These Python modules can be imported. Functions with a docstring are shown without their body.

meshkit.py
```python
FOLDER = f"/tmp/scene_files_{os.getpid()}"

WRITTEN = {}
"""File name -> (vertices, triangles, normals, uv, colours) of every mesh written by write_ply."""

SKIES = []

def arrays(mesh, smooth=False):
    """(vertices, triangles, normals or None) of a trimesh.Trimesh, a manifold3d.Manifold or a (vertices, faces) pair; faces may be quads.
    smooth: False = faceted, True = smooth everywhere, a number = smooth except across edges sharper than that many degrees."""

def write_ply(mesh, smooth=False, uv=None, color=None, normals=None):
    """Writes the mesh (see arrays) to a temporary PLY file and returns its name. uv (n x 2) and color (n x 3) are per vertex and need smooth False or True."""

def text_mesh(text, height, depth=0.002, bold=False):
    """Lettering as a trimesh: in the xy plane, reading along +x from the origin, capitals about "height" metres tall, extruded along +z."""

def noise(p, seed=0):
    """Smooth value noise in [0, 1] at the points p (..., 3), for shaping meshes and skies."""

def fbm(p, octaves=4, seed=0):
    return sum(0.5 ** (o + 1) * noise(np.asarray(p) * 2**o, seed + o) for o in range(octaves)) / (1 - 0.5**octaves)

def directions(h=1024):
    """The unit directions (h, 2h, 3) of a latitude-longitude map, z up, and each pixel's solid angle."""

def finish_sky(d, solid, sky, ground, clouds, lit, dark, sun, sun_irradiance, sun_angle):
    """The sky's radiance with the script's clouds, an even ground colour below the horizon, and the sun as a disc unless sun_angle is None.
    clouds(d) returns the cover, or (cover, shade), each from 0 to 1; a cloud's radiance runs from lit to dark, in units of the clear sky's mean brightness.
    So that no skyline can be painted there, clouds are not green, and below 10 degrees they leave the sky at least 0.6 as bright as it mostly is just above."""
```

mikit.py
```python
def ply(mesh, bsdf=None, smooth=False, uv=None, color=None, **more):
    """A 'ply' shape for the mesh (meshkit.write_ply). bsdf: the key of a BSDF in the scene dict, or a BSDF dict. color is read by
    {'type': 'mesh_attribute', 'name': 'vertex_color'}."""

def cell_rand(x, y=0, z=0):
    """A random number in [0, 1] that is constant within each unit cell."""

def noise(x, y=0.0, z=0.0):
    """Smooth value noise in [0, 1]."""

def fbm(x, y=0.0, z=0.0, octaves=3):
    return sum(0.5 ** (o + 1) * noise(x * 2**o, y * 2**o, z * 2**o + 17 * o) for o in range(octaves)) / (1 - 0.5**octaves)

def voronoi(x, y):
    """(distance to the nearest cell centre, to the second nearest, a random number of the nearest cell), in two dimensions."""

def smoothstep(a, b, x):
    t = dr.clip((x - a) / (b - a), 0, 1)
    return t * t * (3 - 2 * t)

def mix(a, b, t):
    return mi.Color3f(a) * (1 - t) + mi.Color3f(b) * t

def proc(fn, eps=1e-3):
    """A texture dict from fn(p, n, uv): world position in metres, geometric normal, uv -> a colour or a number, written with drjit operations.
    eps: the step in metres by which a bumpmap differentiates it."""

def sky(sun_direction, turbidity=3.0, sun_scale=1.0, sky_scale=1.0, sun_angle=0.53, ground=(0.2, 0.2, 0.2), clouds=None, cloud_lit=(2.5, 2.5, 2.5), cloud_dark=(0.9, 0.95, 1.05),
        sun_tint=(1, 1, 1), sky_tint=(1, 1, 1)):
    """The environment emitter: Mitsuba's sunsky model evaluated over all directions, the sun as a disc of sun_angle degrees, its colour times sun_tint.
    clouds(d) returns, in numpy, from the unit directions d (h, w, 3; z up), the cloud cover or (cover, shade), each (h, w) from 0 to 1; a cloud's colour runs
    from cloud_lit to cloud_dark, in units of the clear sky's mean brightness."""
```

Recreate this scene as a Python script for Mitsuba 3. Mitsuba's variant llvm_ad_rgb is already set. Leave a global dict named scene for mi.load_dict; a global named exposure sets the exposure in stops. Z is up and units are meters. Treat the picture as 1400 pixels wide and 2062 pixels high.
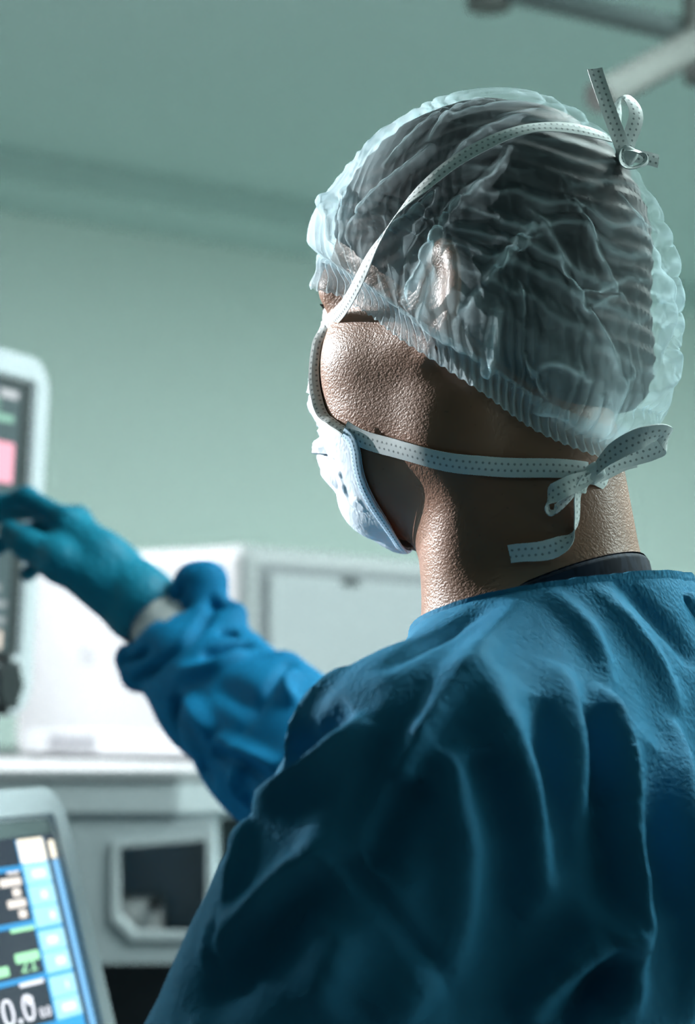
import math, random
import numpy as np, trimesh
import drjit as dr
import mitsuba as mi
import mikit, meshkit
from mikit import proc, noise, fbm, smoothstep, mix
from shapely.geometry import Polygon, box as sbox
from scipy.spatial import cKDTree
from scipy.interpolate import CubicSpline

rng = np.random.default_rng(7)
random.seed(7)
T = mi.ScalarTransform4f
V = lambda *a: np.array(a, float)

# ----------------------------------------------------------------- camera
F = 4140.0
CAM = V(0, 0, 1.40)
PITCH = math.radians(5.1)
FWD, RIGHT, UP = V(0, math.cos(PITCH), math.sin(PITCH)), V(1, 0, 0), V(0, -math.sin(PITCH), math.cos(PITCH))
exposure = 0.60
scene, labels = {}, {}
scene['camera'] = {
    'type': 'thinlens', 'fov': math.degrees(2 * math.atan(700 / F)), 'fov_axis': 'x',
    'aperture_radius': 0.0065, 'focus_distance': 1.11, 'near_clip': 0.05, 'far_clip': 50.0,
    'to_world': T().look_at(origin=CAM.tolist(), target=(CAM + FWD).tolist(), up=[0, 0, 1])}


def P(px, py, d):
    """The point that stands at depth d and is measured at this pixel of the photograph."""
    return CAM + d * (FWD + RIGHT * (px - 700) / F + UP * (1031 - py) / F)


def pix(p):
    q = np.asarray(p) - CAM
    d = q @ FWD
    return np.stack([700 + F * (q @ RIGHT) / d, 1031 - F * (q @ UP) / d, d], -1)


# ----------------------------------------------------------------- lights: a surgical lamp ahead of the person, panels in the ceiling
LAMPS = [  # position, aim, full beam and cut-off (degrees), intensity, label
    (V(-1.85, 2.12, 2.12), V(0.03, 1.12, 1.69), 6.8, 10.5, (23.5, 24.0, 24.2), 'round surgical lamp head turned to the face of the person'),
    (V(-1.50, 2.42, 2.20), V(-0.18, 2.15, 1.48), 20.0, 32.0, (18.0, 18.4, 18.6), 'round surgical lamp head turned to the white machine')]
PANEL_RADIANCE = (24.6, 30.0, 29.2)
PANELS = [(0.75, 1.70, 'above the person'), (2.2, 1.5, 'beside the right wall'), (1.75, 3.30, 'nearest the far wall'), (-2.3, 2.0, 'beside the left wall')]
CEIL = 2.51

# ----------------------------------------------------------------- materials


def two(b):
    return {'type': 'twosided', 'bsdf': b}


def prin(col, rough=0.5, spec=0.5, **k):
    c = {'type': 'rgb', 'value': list(col)} if not isinstance(col, dict) else col
    return {'type': 'principled', 'base_color': c, 'roughness': rough, 'specular': spec, **k}


def mat(name, b):
    scene[name] = b
    return name


def bump(tex, scale, b):
    return {'type': 'bumpmap', 'arbitrary': tex, 'scale': scale, 'bsdf': b}


mat('m_wall', two(prin(proc(lambda p, n, uv: mix((0.72, 0.80, 0.765), (0.77, 0.85, 0.815), fbm(p.x * 1.3, p.y * 1.3, p.z * 1.3))), 0.7, 0.2)))
mat('m_ceiling', two(prin((0.50, 0.62, 0.60), 0.8, 0.1)))
mat('m_floor', two(prin(proc(lambda p, n, uv: mix((0.12, 0.14, 0.14), (0.16, 0.18, 0.18), fbm(p.x * 9, p.y * 9, 0))), 0.35, 0.5)))
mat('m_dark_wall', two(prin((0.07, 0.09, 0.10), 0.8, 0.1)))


def skin_col(p, n, uv):
    f = fbm(p.x * 60, p.y * 60, p.z * 60, 3)
    g = noise(p.x * 22 + 5, p.y * 22, p.z * 22)
    s = noise(p.x * 420, p.y * 420, p.z * 420)
    c = mix((0.180, 0.085, 0.045), (0.245, 0.119, 0.067), f)
    c = mix(c, (0.27, 0.12, 0.09), 0.35 * g)
    return mix(c, (0.10, 0.05, 0.035), 0.5 * smoothstep(0.90, 0.97, s))


mat('m_skin', two(bump(proc(lambda p, n, uv: 0.7 * noise(p.x * 1400, p.y * 1400, p.z * 1400) + 0.5 * noise(p.x * 700, p.y * 700, p.z * 700), 3e-4), 0.00028,
                       prin(proc(skin_col), 0.42, 0.55, sheen=0.15))))
mat('m_hair', two(prin((0.007, 0.007, 0.008), 0.55, 0.12)))
mat('m_brow', two(prin((0.015, 0.011, 0.010), 0.5, 0.3)))
mat('m_eye', two(prin((0.70, 0.66, 0.62), 0.08, 0.6)))
mat('m_iris', two(prin((0.05, 0.025, 0.015), 0.05, 0.6)))


def cap_opacity(p, n, uv):
    grain = noise(p.x * 1500, p.y * 1500, p.z * 1500)
    blot = fbm(p.x * 260, p.y * 260, p.z * 260, 2)
    return dr.clip(uv[0] * (0.72 + 0.34 * grain + 0.34 * (blot - 0.5)), 0, 0.97)


mat('m_cap', {'type': 'mask', 'opacity': proc(cap_opacity), 'bsdf': {'type': 'principledthin', 'base_color': {'type': 'rgb', 'value': [0.70, 0.87, 0.93]}, 'roughness': 0.9, 'diff_trans': 0.9, 'spec_trans': 0.0, 'eta': 1.2}})
mat('m_band', {'type': 'mask', 'opacity': proc(lambda p, n, uv: dr.clip(uv[0] * (0.9 + 0.2 * noise(p.x * 1200, p.y * 1200, p.z * 1200)), 0, 0.97)),
               'bsdf': {'type': 'principledthin', 'base_color': {'type': 'rgb', 'value': [0.66, 0.80, 0.86]}, 'roughness': 0.6, 'diff_trans': 0.7, 'spec_trans': 0.0, 'eta': 1.4}})


def strap_col(p, n, uv):
    # embossed dots in rows along the tape: uv = metres along, metres across
    row = dr.abs(dr.abs(uv[1]) - 0.0017)
    f = uv[0] / 0.0034 + dr.select(uv[1] > 0, 0.5, 0.0)
    k = dr.abs(f - dr.floor(f) - 0.5) * 0.0034
    dot = 1 - smoothstep(0.0004, 0.0009, dr.sqrt(dr.square(row) + dr.square(k)))
    return mix((0.62, 0.66, 0.66), (0.11, 0.14, 0.15), 0.8 * dot)


mat('m_strap', two(prin(proc(strap_col), 0.6, 0.3)))
mat('m_mask', two(bump(proc(lambda p, n, uv: noise(p.x * 700, p.y * 700, p.z * 700), 4e-4), 0.00025, prin((0.74, 0.82, 0.90), 0.65, 0.2))))
mat('m_mask_in', two(prin((0.62, 0.70, 0.72), 0.7, 0.2)))


def hem_col(p, n, uv):
    f = uv[0] / 0.0022
    k = dr.abs(f - dr.floor(f) - 0.5) * 0.0022
    row = dr.abs(dr.abs(uv[1]) - 0.0014)
    dot = (1 - smoothstep(0.0003, 0.0007, k)) * (1 - smoothstep(0.0003, 0.0007, row))
    return mix((0.58, 0.76, 0.90), (0.10, 0.20, 0.30), 0.8 * dot)


mat('m_hem', two(prin(proc(hem_col), 0.6, 0.3)))


def gown_col(p, n, uv):
    f = fbm(p.x * 900, p.y * 900, p.z * 900, 2)
    g = fbm(p.x * 14, p.y * 14, p.z * 14, 3)
    c = mix((0.017, 0.121, 0.222), (0.026, 0.170, 0.292), g)
    return mix(c, (0.04, 0.165, 0.25), 0.5 * smoothstep(0.55, 0.8, f))


mat('m_gown', two(bump(proc(lambda p, n, uv: noise(p.x * 1100, p.y * 1100, p.z * 500) + 0.6 * noise(p.x * 300, p.y * 300, p.z * 300), 4e-4), 0.0005, prin(proc(gown_col), 0.75, 0.08))))
mat('m_gown_sleeve', two(prin(proc(lambda p, n, uv: mix((0.0012, 0.092, 0.205), (0.002, 0.130, 0.270), fbm(p.x * 30, p.y * 30, p.z * 30))), 0.7, 0.08)))
mat('m_collar', two(prin(proc(lambda p, n, uv: mix((0.006, 0.010, 0.018), (0.016, 0.024, 0.04), smoothstep(0.3, 0.7, noise(p.x * 500, p.y * 500, 0)))), 0.8, 0.2)))
mat('m_glove', two(bump(proc(lambda p, n, uv: noise(p.x * 240, p.y * 240, p.z * 240), 1e-3), 0.0012, prin((0.003, 0.140, 0.220), 0.55, 0.15))))
mat('m_cuff', two(prin((0.55, 0.55, 0.55), 0.8, 0.2)))
mat('m_white', two(prin((0.28, 0.285, 0.295), 0.5, 0.25)))
mat('m_white_soft', two(prin((0.36, 0.37, 0.385), 0.5, 0.3)))
mat('m_bezel', two(prin((0.44, 0.46, 0.49), 0.45, 0.3)))
mat('m_grey_panel', two(prin((0.29, 0.30, 0.315), 0.5, 0.3)))
mat('m_cart', two(prin((0.34, 0.375, 0.395), 0.5, 0.3)))
mat('m_cart_edge', two(prin((0.40, 0.43, 0.45), 0.5, 0.3)))
mat('m_slot', two(prin((0.02, 0.025, 0.028), 0.5, 0.4)))
mat('m_grey_mark', two(prin((0.17, 0.175, 0.19), 0.5, 0.4)))
mat('m_recess', two(prin((0.42, 0.48, 0.52), 0.5, 0.3)))
mat('m_device', two(prin((0.55, 0.54, 0.54), 0.5, 0.3)))
mat('m_black', two(prin((0.010, 0.013, 0.016), 0.4, 0.4)))
mat('m_arm_grey', two(prin((0.11, 0.115, 0.11), 0.6, 0.2)))
mat('m_arm_dark', two(prin((0.10, 0.13, 0.13), 0.5, 0.4)))
mat('m_metal', two({'type': 'roughconductor', 'material': 'Al', 'alpha': 0.25}))
mat('m_emit_base', two(prin((0.02, 0.02, 0.02), 0.4, 0.4)))

# ----------------------------------------------------------------- scene helpers


def numbered(key):
    if key not in scene and key not in labels:
        return key
    i = 1
    while f'{key}_{i:03d}' in scene or f'{key}_{i:03d}' in labels:
        i += 1
    return f'{key}_{i:03d}'


def obj(name, mesh, m, parent=None, smooth=False, label=None, **k):
    key = numbered((parent + '__' + name) if parent else name)
    scene[key] = mikit.ply(mesh, m, smooth=smooth, **k)
    if label:
        labels[key] = {'label': label}
    return key


def thing(name, label, category, group=None):
    key = numbered(name)
    labels[key] = {'label': label, 'category': category}
    if group:
        labels[key]['group'] = group
    return key


def struct(name, mesh, m, label, smooth=False):
    key = obj(name, mesh, m, smooth=smooth)
    labels[key] = {'label': label, 'kind': 'structure'}
    return key


def emit(name, mesh, rgb, parent, weight=0.02):
    key = numbered(parent + '__' + name)
    scene[key] = mikit.ply(mesh, 'm_emit_base', emitter={'type': 'area', 'radiance': {'type': 'rgb', 'value': list(rgb)}, 'sampling_weight': weight})
    return key


def emits(name, meshes, M, rgb, parent):
    for me in meshes:
        emit(name, placed(me, M), rgb, parent)


def frame(o, x, y, z):
    m = np.eye(4)
    m[:3, 0], m[:3, 1], m[:3, 2], m[:3, 3] = x, y, z, o
    return m


def unit(v):
    v = np.asarray(v, float)
    return v / np.maximum(np.linalg.norm(v, axis=-1, keepdims=True), 1e-12)


def rbox(sx, sy, sz, r=0.004, seg=3):
    """A box of full size (sx, sy, sz) at the origin with rounded edges."""
    r = min(r, 0.49 * min(sx, sy, sz))
    pts = []
    for s in np.ndindex(2, 2, 2):
        c = (np.array(s) * 2 - 1) * (np.array([sx, sy, sz]) / 2 - r)
        for i in range(seg + 1):
            for j in range(seg + 1):
                a, b = i / seg * math.pi / 2, j / seg * math.pi / 2
                d = np.array([math.cos(a) * math.cos(b), math.sin(a) * math.cos(b), math.sin(b)])
                pts.append(c + r * d * (np.array(s) * 2 - 1))
    return trimesh.convex.convex_hull(np.array(pts))


def placed(mesh, m):
    mesh = mesh.copy()
    mesh.apply_transform(m)
    return mesh


def moved(mesh, *t):
    mesh = mesh.copy()
    mesh.apply_translation(t)
    return mesh


def prism(poly, depth):
    return trimesh.creation.extrude_polygon(poly, depth, engine='earcut')


def rrect(x0, y0, x1, y1, r):
    return sbox(x0 + r, y0 + r, x1 - r, y1 - r).buffer(r, quad_segs=8)


# ----------------------------------------------------------------- signed-distance modelling


def smin(a, b, k):
    h = np.clip(0.5 + 0.5 * (b - a) / k, 0, 1)
    return b * (1 - h) + a * h - k * h * (1 - h)


def smax(a, b, k):
    return -smin(-a, -b, k)


def ell(p, c, r):
    c, r = np.asarray(c, np.float32), np.asarray(r, np.float32)
    q = (p - c) / r
    k0 = np.linalg.norm(q, axis=-1)
    k1 = np.linalg.norm(q / r, axis=-1)
    return k0 * (k0 - 1) / np.maximum(k1, 1e-6)


def sph(p, c, r):
    return np.linalg.norm(p - np.asarray(c, np.float32), axis=-1) - r


def cone(p, a, b, ra, rb):
    """A tapered limb from a (radius ra) to b (radius rb)."""
    a, b = np.asarray(a, np.float32), np.asarray(b, np.float32)
    ab = b - a
    t = np.clip(((p - a) @ ab) / (ab @ ab), 0, 1)
    return np.linalg.norm(p - a - t[..., None] * ab, axis=-1) - (ra + (rb - ra) * t)


def sdf_mesh(f, lo, hi, h, block=8):
    """The zero surface of f over the box, by surface nets; only blocks of cells near the surface are evaluated finely."""
    lo, hi = np.asarray(lo, float), np.asarray(hi, float)
    nb = np.ceil((hi - lo) / (h * block)).astype(int)
    n = nb * block + 1
    B = h * block
    cg = np.stack(np.meshgrid(*[lo[k] + (np.arange(nb[k]) + 0.5) * B for k in range(3)], indexing='ij'), -1).reshape(-1, 3).astype(np.float32)
    cd = np.concatenate([f(cg[i:i + 400000]) for i in range(0, len(cg), 400000)])
    grid = np.empty(n, np.float32)
    full = np.repeat(np.repeat(np.repeat(cd.reshape(nb), block, 0), block, 1), block, 2)
    grid[:-1, :-1, :-1] = full
    grid[-1], grid[:, -1], grid[:, :, -1] = 1, 1, 1
    near = np.argwhere((np.abs(cd) < B * 1.35).reshape(nb))
    off = np.stack(np.meshgrid(*[np.arange(block + 1)] * 3, indexing='ij'), -1).reshape(-1, 3)
    for i in range(0, len(near), 400):
        idx = near[i:i + 400, None, :] * block + off[None]
        pts = (lo + idx * h).astype(np.float32).reshape(-1, 3)
        grid[idx[..., 0], idx[..., 1], idx[..., 2]] = f(pts).reshape(idx.shape[:2])
    s = grid < 0
    cnt = sum(s[a:n[0] - 1 + a, b:n[1] - 1 + b, c:n[2] - 1 + c].astype(np.int8) for a, b, c in np.ndindex(2, 2, 2))
    cells = np.argwhere((cnt > 0) & (cnt < 8))
    vid = np.full(np.array(n) - 1, -1, np.int32)
    vid[cells[:, 0], cells[:, 1], cells[:, 2]] = np.arange(len(cells))
    acc, num = np.zeros((len(cells), 3)), np.zeros(len(cells))
    corner = {c: grid[cells[:, 0] + c[0], cells[:, 1] + c[1], cells[:, 2] + c[2]].astype(float) for c in np.ndindex(2, 2, 2)}
    for ax in range(3):
        for c in np.ndindex(2, 2, 2):
            if c[ax]:
                continue
            e = list(c)
            e[ax] = 1
            u, v = corner[c], corner[tuple(e)]
            m = (u < 0) != (v < 0)
            t = np.where(m, u / np.where(u == v, 1, u - v), 0)
            q = np.tile(np.array(c, float), (len(cells), 1))
            q[:, ax] = t
            acc += q * m[:, None]
            num += m
    verts = lo + (cells + acc / num[:, None]) * h
    faces = []
    for ax in range(3):
        sl0, sl1 = [slice(None)] * 3, [slice(None)] * 3
        sl0[ax], sl1[ax] = slice(0, -1), slice(1, None)
        e = np.argwhere(s[tuple(sl0)] != s[tuple(sl1)])
        o1, o2 = (ax + 1) % 3, (ax + 2) % 3
        e = e[(e[:, o1] > 0) & (e[:, o2] > 0) & (e[:, o1] < n[o1] - 1) & (e[:, o2] < n[o2] - 1)]
        flip = s[e[:, 0], e[:, 1], e[:, 2]]
        qs = []
        for d1, d2 in ((-1, -1), (0, -1), (0, 0), (-1, 0)):
            q = e.copy()
            q[:, o1] += d1
            q[:, o2] += d2
            qs.append(vid[q[:, 0], q[:, 1], q[:, 2]])
        q = np.stack(qs, 1)
        q = np.where(flip[:, None], q, q[:, ::-1])
        q = q[(q >= 0).all(1)]
        faces += [q[:, [0, 1, 2]], q[:, [0, 2, 3]]]
    return trimesh.Trimesh(verts, np.vstack(faces), process=False)


def relax(m, it=4, lam=0.5):
    """Laplacian smoothing with volume-keeping back steps (Taubin)."""
    e = m.edges_unique
    n = len(m.vertices)
    deg = np.bincount(e.ravel(), minlength=n)[:, None]
    v = np.array(m.vertices)
    for i in range(it * 2):
        s = np.zeros_like(v)
        for k in range(3):
            s[:, k] = np.bincount(e[:, 0], v[e[:, 1], k], n) + np.bincount(e[:, 1], v[e[:, 0], k], n)
        v = v + (lam if i % 2 == 0 else -lam * 1.04) * (s / np.maximum(deg, 1) - v)
    return trimesh.Trimesh(v, m.faces, process=False)


def vnormals(m):
    v, f = np.asarray(m.vertices), np.asarray(m.faces)
    fn = np.cross(v[f[:, 1]] - v[f[:, 0]], v[f[:, 2]] - v[f[:, 0]])
    n = np.zeros_like(v)
    for k in range(3):
        for c in range(3):
            n[:, c] += np.bincount(f[:, k], fn[:, c], len(v))
    return unit(n)


def spline(pts, n):
    pts = np.asarray(pts, float)
    t = np.r_[0, np.cumsum(np.maximum(np.linalg.norm(np.diff(pts[:, :3], axis=0), axis=1), 1e-7))]
    if len(pts) == 2:
        return pts[0] + (pts[1] - pts[0]) * np.linspace(0, 1, n)[:, None]
    return CubicSpline(t, pts)(np.linspace(0, t[-1], n))


def project(v, nrm, pts, n=60):
    """Points of the surface (vertices v, normals nrm) under a polyline measured in the photograph."""
    q = pix(v)
    front = np.flatnonzero(((CAM - v) * nrm).sum(1) > 0)
    c = spline(np.asarray(pts, float), n)
    tree = cKDTree(q[front, :2])
    out = []
    for x in c:
        near = front[tree.query_ball_point(x, 9)]
        if len(near) == 0:
            near = front[tree.query(x, k=3)[1]]
        d = q[near, 2]
        pick = near[d < d.min() + 0.02]
        out.append(v[pick].mean(0))
    out = np.array(out)
    k = np.ones(5) / 5
    pad = np.vstack([out[:1]] * 2 + [out] + [out[-1:]] * 2)
    return np.stack([np.convolve(pad[:, i], k, 'valid') for i in range(3)], 1)


def crease_field(v, line, width, ends=True):
    """1 on the line, falling to 0 over width, tapering to the line's ends; and the signed side."""
    n = 240
    line = spline(line, n)
    d, i = cKDTree(line).query(v, distance_upper_bound=width * 3.2)
    ok = np.isfinite(d)
    w = np.zeros(len(v))
    taper = np.sin(np.pi * np.clip((i[ok] + 0.5) / n, 0, 1)) ** 0.5 if ends else 1
    w[ok] = np.exp(-(d[ok] / width) ** 2 * 1.4) * taper
    return w, ok, np.where(ok, i, 0), d


def crumple(m, creases, scale=1.0):
    """Moves the surface along its normals: creases = [(pixels, height in m, width in m)], a ridge if height > 0, a valley if below."""
    v = np.array(m.vertices)
    nr = vnormals(m)
    total = np.zeros(len(v))
    for pts, amp, width in creases:
        line = project(v, nr, pts)
        total += amp * crease_field(v, line, width)[0]
    return trimesh.Trimesh(v + nr * total[:, None] * scale, m.faces, process=False)


def ribbon(center, wdir, width, thick=0.0005, n=90, taper=None):
    """A tape along center (k x 3) whose width runs along wdir (k x 3). Returns mesh, uv (metres along, metres across)."""
    c = spline(np.asarray(center, float), n)
    kk = len(center)
    t = np.r_[0, np.cumsum(np.linalg.norm(np.diff(np.asarray(center, float), axis=0), axis=1))]
    wd = np.asarray(wdir, float)
    if wd.ndim == 1:
        wd = np.tile(wd, (kk, 1))
    s = np.linspace(0, t[-1], n)
    w = unit(np.stack([np.interp(s, t, wd[:, i]) for i in range(3)], 1))
    tan = unit(np.gradient(c, axis=0))
    w = unit(w - (w * tan).sum(1, keepdims=True) * tan)
    nn = np.cross(tan, w)
    wid = np.interp(s, t, np.broadcast_to(width, (kk,)))
    along = np.r_[0, np.cumsum(np.linalg.norm(np.diff(c, axis=0), axis=1))]
    ring, uv = [], []
    for a, b in ((-1, -1), (-0.33, -1), (0.33, -1), (1, -1), (1, 1), (0.33, 1), (-0.33, 1), (-1, 1)):
        curl = 0.0006 * (1 - abs(a))
        ring.append(c + w * (a * wid / 2)[:, None] + nn * (b * thick / 2 + curl))
        uv.append(np.stack([along, a * wid / 2], 1))
    ring, uv = np.stack(ring, 1), np.stack(uv, 1)
    k = 8
    i, j = np.meshgrid(np.arange(n - 1), np.arange(k), indexing='ij')
    q = np.stack([i * k + j, i * k + (j + 1) % k, (i + 1) * k + (j + 1) % k, (i + 1) * k + j], -1).reshape(-1, 4)
    e0 = np.array([[0, 1, 6, 7], [1, 2, 5, 6], [2, 3, 4, 5]])
    f = np.vstack([q[:, [0, 1, 2]], q[:, [0, 2, 3]], e0[:, [0, 2, 1]], e0[:, [0, 3, 2]], (n - 1) * k + e0[:, [0, 1, 2]], (n - 1) * k + e0[:, [0, 2, 3]]])
    return trimesh.Trimesh(ring.reshape(-1, 3), f, process=False), uv.reshape(-1, 2)


def tape(name, center, wdir, width, parent, m='m_strap', **k):
    me, uv = ribbon(center, wdir, width, **k)
    return obj(name, me, m, parent, smooth=False, uv=uv)


def pipe(pts, r, sides=14, n=None):
    c = np.asarray(pts, float) if n is None else spline(pts, n)
    tan = unit(np.gradient(c, axis=0))
    a = unit(np.cross(tan, np.where(np.abs(tan[:, 2:]) < 0.9, [0, 0, 1.0], [1.0, 0, 0])))
    b = np.cross(tan, a)
    r = np.broadcast_to(r, (len(c),))
    g = np.arange(sides) * 2 * np.pi / sides
    v = c[:, None] + r[:, None, None] * (np.cos(g)[None, :, None] * a[:, None] + np.sin(g)[None, :, None] * b[:, None])
    i, j = np.meshgrid(np.arange(len(c) - 1), np.arange(sides), indexing='ij')
    q = np.stack([i * sides + j, i * sides + (j + 1) % sides, (i + 1) * sides + (j + 1) % sides, (i + 1) * sides + j], -1).reshape(-1, 4)
    v = np.vstack([v.reshape(-1, 3), c[:1], c[-1:]])
    nv = len(v)
    g = np.arange(sides)
    last = (len(c) - 1) * sides
    caps = np.vstack([np.stack([(g + 1) % sides, g, g * 0 + nv - 2], 1), np.stack([last + g, last + (g + 1) % sides, g * 0 + nv - 1], 1)])
    return trimesh.Trimesh(v, np.vstack([q[:, [0, 1, 2]], q[:, [0, 2, 3]], caps]), process=False)


# ================================================================= THE ROOM
W0, WD = V(-0.735, 4.40, 0), V(0.80, 0.60, 0)       # the far wall runs to the right and away
WN = V(0.60, -0.80, 0)                               # its normal, into the room
XL, XR, YB = -3.1, 3.2, -2.4


def wall_y(x):
    return W0[1] + (x - W0[0]) * WD[1] / WD[0]


room = Polygon([(XL, YB), (XR, YB), (XR, wall_y(XR)), (XL, wall_y(XL))])
struct('floor', moved(prism(room.buffer(0.1, join_style=2), 0.1), 0, 0, -0.1), 'm_floor', 'grey vinyl floor of the operating room')
struct('ceiling', moved(prism(room.buffer(0.1, join_style=2), 0.1), 0, 0, CEIL), 'm_ceiling', 'pale green ceiling')


def wall(name, a, b, m, label):
    a, b = np.array(a), np.array(b)
    d = unit(b - a)
    nrm = np.array([d[1], -d[0]])
    poly = Polygon([a, b, b + nrm * 0.1, a + nrm * 0.1])
    struct(name, prism(poly, CEIL), m, label)


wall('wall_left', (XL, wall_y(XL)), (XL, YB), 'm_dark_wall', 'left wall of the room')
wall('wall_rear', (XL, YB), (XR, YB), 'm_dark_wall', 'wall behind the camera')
wall('wall_right', (XR, YB), (XR, wall_y(XR)), 'm_wall', 'right wall of the room')
wall('wall_back', (XR, wall_y(XR)), (XL, wall_y(XL)), 'm_wall', 'pale green far wall behind the equipment')
# shallow bulkhead under the ceiling along the far wall; it ends left of the head
b0, b1 = W0 - WD * 2.0, W0 + WD * 0.80
poly = Polygon([(b0 + WN * 0.0)[:2], (b1 + WN * 0.0)[:2], (b1 + WN * 0.26 + WD * 0.02)[:2], (b0 + WN * 0.26)[:2]])
struct('trim_1', moved(prism(poly.buffer(-0.012).buffer(0.012), 0.062), 0, 0, CEIL - 0.062), 'm_ceiling', 'shallow ceiling bulkhead along the far wall')
c0, c1 = W0 + WD * 0.80, W0 + WD * 4.8
poly = Polygon([c0[:2], c1[:2], (c1 + WN * 0.09)[:2], (c0 + WN * 0.09)[:2]])
struct('trim_2', moved(prism(poly, 0.05), 0, 0, CEIL - 0.05), 'm_ceiling', 'cornice between far wall and ceiling')

# ceiling light panels (all outside the frame)
for i, (x, y, where) in enumerate(PANELS):
    k = thing('ceiling_light', 'square ceiling light panel ' + where, 'ceiling light', 'ceiling light panels')
    fr = trimesh.util.concatenate([moved(rbox(0.66, 0.03, 0.024, 0.003), 0, s * 0.315, 0) for s in (-1, 1)] + [moved(rbox(0.03, 0.60, 0.024, 0.003), s * 0.315, 0, 0) for s in (-1, 1)])
    obj('frame', moved(fr, x, y, CEIL - 0.013), 'm_white', k)
    dif = trimesh.Trimesh([[x - .3, y - .3, CEIL - .012], [x - .3, y + .3, CEIL - .012], [x + .3, y + .3, CEIL - .012], [x + .3, y - .3, CEIL - .012]], [[0, 1, 2], [0, 2, 3]], process=False)
    emit('diffuser', dif, PANEL_RADIANCE, k, 1.0)

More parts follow.
